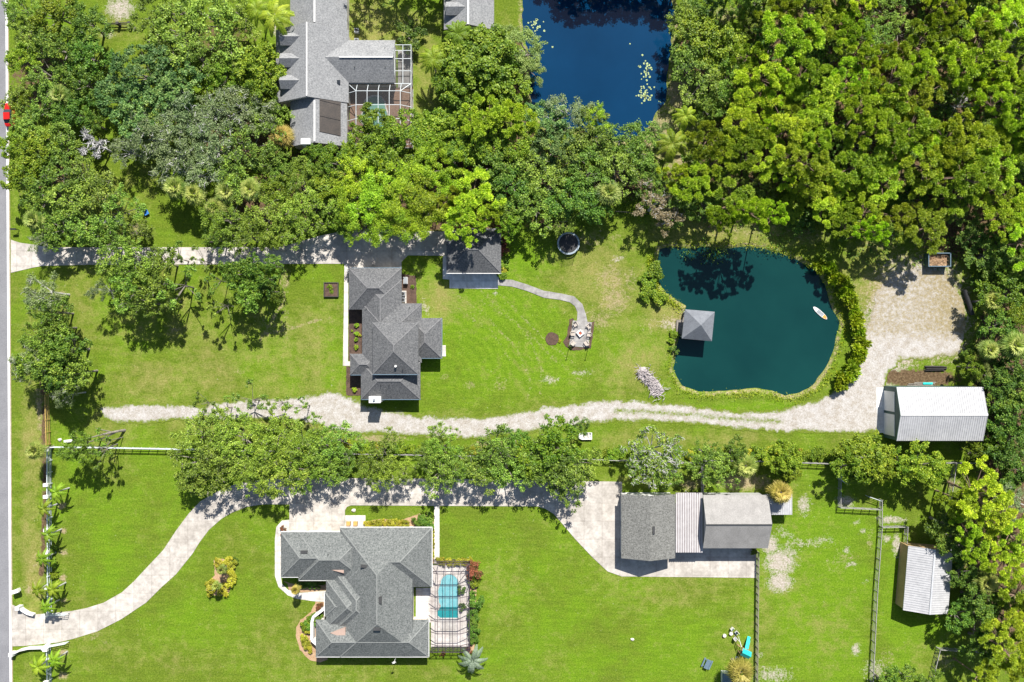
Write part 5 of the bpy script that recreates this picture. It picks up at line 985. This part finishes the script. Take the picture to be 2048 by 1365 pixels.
# cars
def car(label, px, py, rz, paint, L=4.6, Wd=1.85, group=None):
    t = thing('parked_car', label, 'car', (*at(px, py)[:2], 0), group, rz); hl, hw = L / 2, Wd / 2
    def loft(m, secs):
        b = len(m.v)
        for x, w0, w1, z0, z1 in secs: m.v += [(x, -w0, z0), (x, w0, z0), (x, w0 * .99, (z0 + z1) / 2), (x, w1, z1), (x, -w1, z1), (x, -w0 * .99, (z0 + z1) / 2)]
        for i in range(len(secs) - 1):
            for k in range(6): k2 = (k + 1) % 6; m.f.append((b + i * 6 + k, b + i * 6 + k2, b + (i + 1) * 6 + k2, b + (i + 1) * 6 + k))
        m.f.append(tuple(b + k for k in range(6))[::-1]); m.f.append(tuple(b + (len(secs) - 1) * 6 + k for k in range(6)))
    def child(m, nm, mt, par=None):
        me = bm_mesh(m, nm, MT[mt]); o = bpy.data.objects.new(nm, me); COL.objects.link(o); o.parent = par or t; return o
    m = MB(); loft(m, [(-hl, hw * .82, hw * .7, .35, .75), (-hl * .85, hw, hw * .85, .28, .88), (-hl * .3, hw, hw * .9, .25, .95), (hl * .3, hw, hw * .9, .25, .95), (hl * .85, hw, hw * .85, .28, .82), (hl, hw * .8, hw * .65, .35, .68)]); bo = child(m, 'body', paint)
    m = MB(); loft(m, [(-hl * .75, hw * .8, hw * .72, .9, .93), (-hl * .5, hw * .86, hw * .7, .9, 1.38), (hl * .1, hw * .86, hw * .7, .9, 1.4), (hl * .42, hw * .84, hw * .72, .9, .95)]); child(m, 'glasshouse', 'glass')
    m = MB(); m.box((-hl * .2, 0, 1.41), (L * .3, Wd * .68, .05)); child(m, 'roof', paint)
    for sx in (-.62, .62):
        for sy in (-1, 1): m = MB(); m.tube([(hl * sx, sy * (hw - .2), .33), (hl * sx, sy * (hw + .02), .33)], .33, 16); child(m, 'wheel', 'dark')
    for sy in (-1, 1):
        m = MB(); m.box((hl - .06, sy * hw * .6, .62), (.12, .35, .14)); child(m, 'headlight', 'white'); m = MB(); m.box((-hl + .05, sy * hw * .6, .7), (.1, .3, .14)); child(m, 'taillight', 'red')
    return t
car('red car parked on the verge beside the left road, half under trees', 23, 232, math.radians(92), 'red')
car('white and blue car mostly hidden under oaks above the upper driveway', 226, 444, math.radians(5), 'white')
q = at(295, 427); t = thing('folding_chair', 'bright blue folding chair alone on the grass below the grey-leaved oaks', 'chair', (q[0], q[1], 0), None, .5)
def lbuild(m, nm, mt, par): me = bm_mesh(m, nm, MT[mt]); o = bpy.data.objects.new(nm, me); COL.objects.link(o); o.parent = par; return o
lbuild(MB().box((0, 0, .45), (.9, .8, .08)), 'seat', 'blue', t); lbuild(MB().box((0, .45, .85), (.9, .1, .8)), 'backrest', 'blue', t)
for sx in (-1, 1):
    for sy in (-1, 1): lbuild(MB().tube([(sx * .4, sy * .35, 0), (sx * .36, sy * .3, .45)], .025, 6), 'leg', 'dark', t)
# trampoline
q = at(1137, 487, .9); t = thing('trampoline', 'round black trampoline with net enclosure on the lawn above the curved path', 'trampoline', (q[0], q[1], 0)); R0 = 2.25
def ring(z, r): return [(r * math.cos(a * math.pi / 18), r * math.sin(a * math.pi / 18), z) for a in range(37)]
m = MB(); m.poly(ring(.88, R0 - .35)[:-1]); lbuild(m, 'jumping_mat', 'dark', t)
m = MB(); a_, b_ = ring(.93, R0 - .34), ring(.93, R0)
for i in range(36): m.poly([a_[i], b_[i], b_[i + 1], a_[i + 1]]); m.poly([(*b_[i][:2], .93), (*b_[i][:2], .86), (*b_[i + 1][:2], .86), (*b_[i + 1][:2], .93)])
lbuild(m, 'safety_pad', 'padgrey', t); m = MB(); m.tube(ring(.85, R0 - .02), .04, 5, False); lbuild(m, 'frame', 'greyplast', t)
for k in range(6):
    a = k * math.pi / 3 + .2; m = MB(); m.tube([(R0 * math.cos(a), R0 * math.sin(a), 0), (R0 * math.cos(a), R0 * math.sin(a), 2.75)], .035, 6); lbuild(m, 'pole', 'dark', t)
m = MB(); v = [(R0 * .98 * math.cos(k * math.pi / 3 + .2), R0 * .98 * math.sin(k * math.pi / 3 + .2)) for k in range(6)]
for i in range(6): j = (i + 1) % 6; m.poly([(*v[i], .95), (*v[j], .95), (*v[j], 2.65), (*v[i], 2.65)])
lbuild(m, 'net', 'net', t)
# raised planter box
q = at(663, 580); t = thing('raised_planter', 'square dark timber raised bed of soil on the lawn left of the long path', 'planter', (q[0], q[1], 0)); m = MB()
for sx, sy, dx, dy in ((0, -1.38, 2.9, .16), (0, 1.38, 2.9, .16), (-1.38, 0, .16, 2.6), (1.38, 0, .16, 2.6)): m.box((sx, sy, .22), (dx, dy, .44))
lbuild(m, 'box', 'timber', t); lbuild(MB().box((0, 0, .15), (2.62, 2.62, .3)), 'soil', 'mulch', t)
# fire pit, chairs, light poles
q = at(1160.5, 666.8, .4); t = thing('fire_pit', 'square white-rimmed fire pit with reddish fire glass on grey pavers', 'fire pit', (q[0], q[1], 0), None, math.radians(40)); m = MB()
for sx, sy, dx, dy in ((0, -.44, 1.16, .28), (0, .44, 1.16, .28), (-.44, 0, .28, .6), (.44, 0, .28, .6)): m.box((sx, sy, .3), (dx, dy, .46))
lbuild(m, 'rim', 'white', t); lbuild(MB().box((0, 0, .22), (.62, .62, .36)), 'fire_bowl', 'ember', t)
def adir(label, loc, rz, mt='skin'):
    t = thing('lounge_chair', label, 'chair', loc, 'chairs around the fire pit', rz)
    m = MB()
    for k in range(5): m.box((0, -.26 + k * .13, .42 - k * .015), (.62, .11, .03))
    lbuild(m, 'seat', mt, t); m = MB()
    for k in range(5): m.bar((-.26 + k * .13, .32, .36), (-.26 + k * .13, .58, 1.0 - abs(k - 2) * .04), .11, .03)
    lbuild(m, 'backrest', mt, t)
    for s in (-1, 1):
        lbuild(MB().box((s * .38, 0, .62), (.14, .8, .03)), 'armrest', mt, t)
        for y in (-.32, .3): lbuild(MB().box((s * .34, y, .3), (.07, .09, .62)), 'leg', mt, t)
    return t
fp = Vector(at(1160.5, 666.8))
for (x, y, w_) in [(1151,649.5,'upper left'),(1176.5,653,'upper right'),(1145.5,667.5,'middle left'),(1177,669,'middle right'),(1146,686,'lower left'),(1172,686,'lower right')]:
    v = Vector(at(x, y)); d = fp - v; adir('pale lounge chair at the %s of the fire pit terrace' % w_, (v.x, v.y, .09), math.atan2(d.y, d.x) + math.pi / 2)
for x, y, w_ in ((1139,693,'left'),(1177,694,'right')):
    q = at(x, y); t = thing('lamp_post', 'thin black light pole at the bottom %s corner of the fire pit terrace' % w_, 'lamp post', (q[0], q[1], 0), 'light poles at the fire pit')
    lbuild(MB().tube([(0, 0, 0), (0, 0, 2.75)], .05, 8), 'pole', 'dark', t); lbuild(MB().tube([(0, 0, 0), (0, 0, .25)], [.22, .16], 10), 'base', 'dark', t); lbuild(MB().box((0, 0, 2.8), (.18, .18, .14)), 'lamp', 'dark', t)
# equipment by the centre house
q = at(811, 561.5, .7); t = thing('generator', 'white rounded box generator standing in the brown mulch bed', 'generator', (q[0], q[1], 0)); lbuild(MB().box((0, 0, .45), (.8, 1.35, .8)), 'casing', 'white', t); lbuild(MB().box((0, 0, .88), (.7, 1.25, .07)), 'lid', 'greyplast', t)
q = at(807, 594.5); t0 = MB().box((q[0], q[1], .08), (1.2, 2.5, .16)).build('equipment_pad', MT['walk'], kind='structure')
for dy, w_ in ((.6, 'upper'), (-.6, 'lower')):
    t = thing('air_conditioner', '%s of two square air conditioners on the pad by the mulch bed' % w_, 'air conditioner', (q[0], q[1] + dy, .16), 'air conditioners by the centre house')
    lbuild(MB().box((0, 0, .38), (.8, .8, .76)), 'casing', 'greyplast', t); lbuild(MB().tube([(0, 0, .76), (0, 0, .79)], .32, 16), 'fan_grille', 'dark', t)
# paddle board
q = at(1640, 626.5, -.3); t = thing('paddle_board', 'white paddle board with grey pad and orange tail floating on the green pond', 'paddle board', (q[0], q[1], -.28), None, math.radians(-42))
def oval(L, Wd, z0, z1, x0=-1, x1=1):
    pts = []
    for k in range(25):
        a = x0 + (x1 - x0) * k / 24; pts.append((a * L / 2, Wd / 2 * max(0, 1 - abs(a) ** 2.6) ** .6))
    pl = pts + [(x, -y) for x, y in pts[::-1]]; out = [];
    for p in pl:
        if not out or math.dist(p, out[-1]) > 1e-4: out.append(p)
    if math.dist(out[0], out[-1]) < 1e-4: out.pop()
    return MB().prism(out, z0, z1)
lbuild(oval(3.7, .86, -.04, .08), 'hull', 'white', t); lbuild(oval(3.4, .7, .078, .09, -.45, .45), 'deck_pad', 'greyplast', t); lbuild(oval(3.5, .74, .078, .092, .48, .97), 'tail_patch', 'orange', t)
# brush pile
q = at(1302, 765); t = thing('brush_pile', 'heap of pale grey dead branches beside the green pond', 'brush pile', (q[0], q[1], 0)); m = MB()
for _ in range(230):
    u = r_.random(); cx = -2.2 + 4.2 * u + r_.gauss(0, .5); cy = 2.2 - 4.4 * u + r_.gauss(0, .7); a = r_.uniform(0, 6.3); L = r_.uniform(.5, 1.5); z = abs(r_.gauss(.25, .2)) * (1 - .3 * abs(u - .5))
    m.tube([(cx, cy, z), (cx + L / 2 * math.cos(a), cy + L / 2 * math.sin(a), z + r_.uniform(-.05, .3)), (cx + L * math.cos(a + .3), cy + L * math.sin(a + .3), max(.02, z + r_.uniform(-.1, .2)))], [.07, .05, .02], 4, False)
lbuild(m, 'branches', 'brush', t); m = MB()
m.prism([(-2.6 + .2, 3.0), (-1.2, 3.1), (0, 1.4), (1.4, .4), (2.7, -1.8), (1.6, -2.8), (.3, -2.6), (-.6, -.8), (-2.3, 1.2)], -.05, .12); lbuild(m, 'debris', 'brush', t)
# dumpster
q = at(1878.5, 520, 1.4); t = thing('dumpster', 'open-topped dark green dumpster filled with brown brush by the woodland', 'dumpster', (q[0], q[1], 0)); m = MB()
for sx, sy, dx, dy in ((0, -1.27, 4.3, .1), (0, 1.27, 4.3, .1), (-2.1, 0, .1, 2.44), (2.1, 0, .1, 2.44)): m.box((sx, sy, .8), (dx, dy, 1.4))
for k in range(7):
    for s in (-1, 1): m.box((-1.9 + k * .63, s * 1.35, .8), (.1, .08, 1.36))
m.box((0, 0, .14), (4.2, 2.5, .1)); lbuild(m, 'container', 'greenwall', t); m = MB()
for sx, sy, dx, dy in ((0, -1.3, 4.5, .16), (0, 1.3, 4.5, .16), (-2.16, 0, .16, 2.44), (2.16, 0, .16, 2.44)): m.box((sx, sy, 1.52), (dx, dy, .12))
lbuild(m, 'rim', 'slateblue', t); m = MB()
for _ in range(120):
    cx, cy = r_.uniform(-1.7, 1.7), r_.uniform(-1, 1); a = r_.uniform(0, 6.3); L = r_.uniform(.3, .9); z = r_.uniform(.7, 1.25); e_ = (max(-1.9, min(1.9, cx + L * math.cos(a))), max(-1.1, min(1.1, cy + L * math.sin(a))), z + r_.uniform(-.1, .2)); m.tube([(cx, cy, z), e_], [.04, .02], 4, False)
m.box((0, 0, .5), (4.0, 2.38, .5)); lbuild(m, 'debris', 'redmulch', t)
# boat on the grass
q = at(1170, 872); t = thing('rowing_boat', 'small white flat-bottomed boat lying on the grass below the sand track', 'boat', (q[0], q[1], 0), None, math.pi); m = MB()
def hull(sc_, z0, z1): return [(x * sc_, y * sc_) for x, y in ((-1.35, -.7), (.7, -.72), (1.2, -.45), (1.45, 0), (1.2, .45), (.7, .72), (-1.35, .7))]
o_, i_ = hull(1, 0, 0), hull(.86, 0, 0)
for i in range(7): j = (i + 1) % 7; m.poly([(*[c * .85 for c in o_[i]], .02), (*[c * .85 for c in o_[j]], .02), (*o_[j], .5), (*o_[i], .5)]); m.poly([(*o_[i], .5), (*o_[j], .5), (*i_[j], .5), (*i_[i], .5)]); m.poly([(*i_[i], .5), (*i_[j], .5), (*[c * .9 for c in i_[j]], .12), (*[c * .9 for c in i_[i]], .12)])
m.poly([(*[c * .9 for c in p], .12) for p in i_]); lbuild(m, 'hull', 'white', t)
for x in (-.7, .1): lbuild(MB().box((x, 0, .4), (.3, 1.2, .05)), 'bench_seat', 'walk', t)
lbuild(MB().box((-.9, .72, .3), (.9, .03, .18)), 'stripe', 'red', t)
# stacks and oddments by the barn
q = at(1870, 738); t = thing('pipe_stack', 'dark stack of pipes and boards on the sandy yard above the barn', 'stack', (q[0], q[1], 0), 'material stacks above the barn'); m = MB()
for k in range(10): m.bar((-2.3 + r_.uniform(0, .6), -.5 + k * .12, .12 + .12 * (k % 3)), (2.3 - r_.uniform(0, .8), -.4 + k * .1, .12 + .12 * (k % 3)), .14, .1)
lbuild(m, 'boards', 'timber', t)
q = at(1845, 769); t = thing('timber_stack', 'pale boards stacked along the upper wall of the metal barn', 'stack', (q[0], q[1], 0), 'material stacks above the barn'); m = MB()
for k in range(12): m.bar((-3.4 + r_.uniform(0, 2.2), -.4 + k * .07, .12 + .1 * (k % 3)), (2.6 - r_.uniform(0, 2), -.35 + k * .07, .12 + .1 * (k % 3)), .16, .07)
lbuild(m, 'boards', 'wood', t); lbuild(MB().box((.8, .2, .45), (1.9, .4, .06)), 'panel', 'tealpale', t)
q = at(1938, 605, .6); t = thing('drain_pipe', 'long black corrugated pipe lying at the right edge of the sandy yard', 'pipe', (q[0], q[1], 0), None, math.radians(-72)); m = MB(); m.tube([(-2.6, 0, .42), (2.6, 0, .42)], .42, 16)
for k in range(12): m.tube([(-2.5 + k * .45, 0, .42), (-2.4 + k * .45, 0, .42)], .46, 16)
lbuild(m, 'pipe', 'dark', t)
# play set
q = at(1488, 1290); t = thing('play_set', 'teal play set with slide on the lawn near the bottom fence', 'play set', (q[0], q[1], 0), None, math.radians(-25))
for s in (-1, 1):
    m = MB(); m.bar((-.05, s * .75 - .75, 2.1), (-.05, s * .0 - .75 + s * .02, 2.75), 1.4, .06); lbuild(MB().poly([(-.9, -.9 + s * .75, 2.0), (1.0, -.9 + s * .75, 2.0), (1.0, -.9, 2.6), (-.9, -.9, 2.6)][::s]), 'canopy', 'teal', t)
for x in (-.7, .8):
    for y in (-1.5, -.3): lbuild(MB().box((x, y, 1.05), (.1, .1, 2.1)), 'post', 'cedar', t)
lbuild(MB().box((.05, -.9, 1.2), (1.6, 1.3, .08)), 'platform', 'cedar', t); m = MB()
m.bar((.1, -.2, 1.25), (.1, 1.4, .5), .62, .05); m.bar((.1, 1.4, .5), (.1, 2.0, .28), .62, .05)
for s in (-1, 1): m.bar((.1 + s * .32, -.2, 1.38), (.1 + s * .32, 1.4, .62), .06, .2)
lbuild(m, 'slide', 'tealpale', t); m = MB()
for k in range(5): m.bar((-1.5 + k * .02, -.4 + k * .0, .25 + k * .22), (-.95, -.4, .25 + k * .22), .06, .06)
lbuild(m, 'ladder', 'cedar', t); m = MB(); m.bar((-1.2, -.1, 1.9), (-1.9, .7, 1.9), .1, .1); m.bar((-1.9, .7, 1.9), (-2.1, .5, 0), .08, .08); m.bar((-1.9, .7, 1.9), (-1.7, 1.0, 0), .08, .08); lbuild(m, 'swing_beam', 'white', t)
# plastic chairs and stools near the play set
def small_chair(label, px, py, rz, mt):
    t = thing('plastic_chair', label, 'chair', (*at(px, py)[:2], 0), 'plastic chairs near the play set', rz)
    lbuild(MB().box((0, 0, .4), (.6, .56, .05)), 'seat', mt, t); lbuild(MB().box((0, .3, .72), (.6, .07, .6)), 'backrest', 'walk', t)
    for s in (-1, 1):
        lbuild(MB().box((s * .32, 0, .62), (.08, .55, .05)), 'armrest', 'walk', t)
        for y in (-.25, .25): lbuild(MB().tube([(s * .28, y, 0), (s * .26, y, .4)], .03, 6), 'leg', 'walk', t)
small_chair('dark-seated white plastic chair, topmost of three near the play set', 1463, 1256.5, .8, 'slateblue'); small_chair('dark-seated white plastic chair in the middle of three near the play set', 1471.5, 1264, -.9, 'slateblue'); small_chair('grey plastic chair nearest the teal slide', 1469, 1275.5, 2.4, 'greyplast')
for x, y, l in ((1461, 1266, 'right'), (1448, 1270, 'left')):
    q = at(x, y); t = thing('stool', 'round cream stool on the lawn, %s of the pair near the play set' % l, 'stool', (q[0], q[1], 0), 'round stools near the play set'); lbuild(MB().tube([(0, 0, .4), (0, 0, .46)], .36, 18), 'top', 'walk', t); lbuild(MB().tube([(0, 0, 0), (0, 0, .4)], [.24, .3], 14), 'base', 'skin', t)
q = at(1415, 1329, .7); t = thing('picnic_table', 'slate blue picnic table with benches alone on the lower lawn', 'picnic table', (q[0], q[1], 0), None, math.radians(-24))
m = MB()
for k in range(5): m.box((-.36 + k * .18, 0, .74), (.165, 1.9, .04))
lbuild(m, 'tabletop', 'slateblue', t)
for s in (-1, 1): lbuild(MB().box((s * .78, 0, .44), (.28, 1.9, .04)), 'bench', 'slateblue', t); m = MB(); m.bar((-.75, s * .7, 0), (.0, s * .7, .72), .08, .1); m.bar((.75, s * .7, 0), (0, s * .7, .72), .08, .1); m.bar((-.9, s * .66, .4), (.9, s * .66, .4), .06, .08); lbuild(m, 'leg_frame', 'slateblue', t)
q = at(1455, 1359, 1.5); t = thing('playhouse', 'small dark blue pitched roof at the bottom edge beside the golden palm', 'playhouse', (q[0], q[1], 0)); gable(t, (q[0], q[1], 0), 2.4, 2.0, math.pi / 2, 1.5, .7, MT['slateblue'], MT['white'], over=.15)
q = at(1475, 1318, .4); t = thing('ball_pit_tub', 'round purple-blue tub on the grass below the teal play set', 'tub', (q[0], q[1], 0)); lbuild(MB().tube([(0, 0, 0), (0, 0, .3)], [.36, .42], 18), 'tub', 'blue', t); lbuild(MB().tube([(0, 0, .3), (0, 0, .34)], .45, 18), 'rim', 'slateblue', t)
# rocks, ball, lawn light, flag, bench
def rock(label, px, py, s):
    m = MB(); n = 9; q = at(px, py); lv = [(1, 0), (.95, .35), (.6, .7), (.2, .85)]; b = 0; rr = [r_.uniform(.75, 1.2) for _ in range(n)]
    for sc_, z in lv: m.v += [(q[0] + s * sc_ * rr[i] * math.cos(i * 6.283 / n), q[1] + s * sc_ * rr[i] * .8 * math.sin(i * 6.283 / n), z * s * .8) for i in range(n)]
    for k in range(3):
        for i in range(n): j = (i + 1) % n; m.f.append((k * n + i, k * n + j, (k + 1) * n + j, (k + 1) * n + i))
    m.f.append(tuple(range(3 * n, 4 * n))); m.build('rock', MT['rock'], label=label, cat='rock')
rock('pale boulder on the small lawn above the front entry pad', 707, 1021, .5); rock('small white stone alone in the middle of the lower lawn', 1265, 1279, .4); rock('white rock pile left end beside the white fence corner', 120, 880, .45)
q = at(138, 882); t = thing('concrete_block', 'long white concrete block lying beside the white fence corner', 'block', (q[0], q[1], 0)); lbuild(MB().box((0, 0, .2), (1.6, .5, .4), .12), 'block', 'white', t); lbuild(MB().box((.1, 0, .43), (.9, .2, .05), .12), 'lifting_lug', 'rock', t)
q = at(1000, 435); t = thing('garden_cart', 'white utility cart in the shade just above the small garage', 'cart', (q[0], q[1], 0)); lbuild(MB().box((0, 0, .6), (.9, 1.5, .5)), 'tray', 'white', t); lbuild(MB().box((0, .35, .9), (.8, .12, .3)), 'handle', 'dark', t)
for sx in (-1, 1):
    for sy in (-1, 1): lbuild(MB().tube([(sx * .42, sy * .5, .25), (sx * .52, sy * .5, .25)], .25, 14), 'wheel', 'dark', t)
q = at(436, 1172); t = thing('flagpole', 'short white pole with a blue and white flag in the yellow flower island', 'flagpole', (q[0], q[1], 0)); lbuild(MB().tube([(0, 0, 0), (0, 0, 2.6)], .04, 8), 'pole', 'white', t); m = MB()
for k in range(4): m.poly([(-k * .25, .06 * math.sin(k * 1.5), 2.5), (-(k + 1) * .25, .06 * math.sin((k + 1) * 1.5), 2.5), (-(k + 1) * .25, .06 * math.sin((k + 1) * 1.5) - .3, 1.9), (-k * .25, .06 * math.sin(k * 1.5) - .3, 1.9)])
lbuild(m, 'flag', 'slateblue', t)
q = at(795, 1306); t = thing('antenna_mast', 'white antenna mast just below the lower edge of the grey-green roof', 'antenna', (q[0], q[1], 0)); lbuild(MB().tube([(0, 0, 0), (0, 0, 4.2)], .045, 8), 'mast', 'white', t); m = MB(); m.bar((-.4, 0, 4.1), (.4, 0, 4.1), .06, .06); m.bar((-.3, -.3, 4.0), (.3, .3, 4.2), .1, .05); m.box((.0, 0, 4.15), (.3, .3, .16)); lbuild(m, 'aerial', 'white', t)
for x, l in ((698, 'left'), (712, 'right')):
    q = at(x, 1046); t = thing('patio_chair', 'tan cushioned chair on the front entry pad, %s of the two' % l, 'chair', (q[0], q[1], .064), 'tan chairs on the front entry pad')
    lbuild(MB().box((0, 0, .4), (.75, .75, .14)), 'cushion', 'yelwood', t); lbuild(MB().box((0, -.38, .7), (.75, .12, .6)), 'backrest', 'cedar', t)
    for sx in (-1, 1): lbuild(MB().box((sx * .38, 0, .3), (.06, .7, .6)), 'leg_frame', 'cedar', t)
# utility wires over the road and leaning trunk by the white fence
q = at(250, 861); t = thing('leaning_trunk', 'bare forked trunk leaning left over the white fence', 'tree trunk', (q[0], q[1], 0)); m = MB()
m.tube([(0, 0, -.2), (-.6, .0, 1.6), (-2.2, -.3, 3.2), (-4.0, -.8, 4.4)], [.3, .24, .17, .08], 8); m.tube([(-.6, 0, 1.6), (-2.2, -1.0, 2.6), (-4.2, -1.6, 3.4)], [.18, .12, .05], 6); m.tube([(-1.2, -.1, 2.2), (-2.6, .6, 3.6), (-3.2, 1.0, 4.4)], [.12, .09, .04], 6); lbuild(m, 'trunk', 'bark', t)
# ---------------------------------------------------------------- labels of plants: look + nearest landmark + direction + rank
LM = [('the dormered house', 620, 130), ('the white-framed pool screen', 760, 210), ('the blue pond', 1200, 130), ('the small hip-roofed garage', 945, 515), ('the trampoline', 1137, 487), ('the green pond', 1500, 640), ('the pond pavilion', 1396, 651), ('the dumpster', 1878, 520), ('the metal barn', 1870, 830), ('the tan shed', 1856, 1160), ('the grey workshop', 1470, 1045), ('the olive-roofed garage', 1296, 1050), ('the grass boat', 1170, 872), ('the centre house', 790, 670), ('the grey-green-roofed house', 745, 1180), ('the turquoise pool', 900, 1200), ('the fire pit', 1160, 667), ('the upper driveway mouth', 45, 513), ('the red car', 23, 232), ('the lower driveway mouth', 60, 1255), ('the corner of the white fence', 104, 893), ('the raised planter', 663, 580), ('the photo\'s top left corner', 0, 0), ('the photo\'s top right corner', 2048, 0), ('the blue folding chair', 295, 427), ('the play set', 1488, 1290), ('the photo\'s bottom right corner', 2048, 1365), ('the flower island flag', 436, 1172), ('the topmost garage', 938, 30), ('the sand track left end', 215, 826), ('the sandy pen', 1715, 970), ('the white boulder', 707, 1021), ('the paddle board', 1640, 626), ('the solar panels', 660, 230), ('the brush pile', 1302, 765)]
DIR = ['right of', 'below right of', 'below', 'below left of', 'left of', 'above left of', 'above', 'above right of']
ORD = ['nearest to it', 'second nearest', 'third nearest', 'fourth nearest', 'fifth nearest', 'sixth nearest', 'seventh nearest', 'eighth nearest', 'ninth nearest', 'tenth nearest', 'eleventh nearest', 'twelfth nearest'] + ['number %d by distance' % k for k in range(13, 80)]
groups = {}
for root, kind, px, py in PLANTS:
    nm, lx, ly = min(LM, key=lambda l: math.hypot(px - l[1], py - l[2])); a = math.atan2(py - ly, px - lx); di = DIR[int(round(a / (math.pi / 4))) % 8]
    groups.setdefault((LOOK[kind][1], nm, di), []).append((math.hypot(px - lx, py - ly), root))
for (lk, nm, di), l in groups.items():
    l.sort(key=lambda t: t[0])
    for i, (_, root) in enumerate(l): root['label'] = '%s %s %s' % (lk, di, nm) + (', ' + ORD[i] if len(l) > 1 else '')
print('plants', len(PLANTS), 'objects', len(bpy.data.objects))
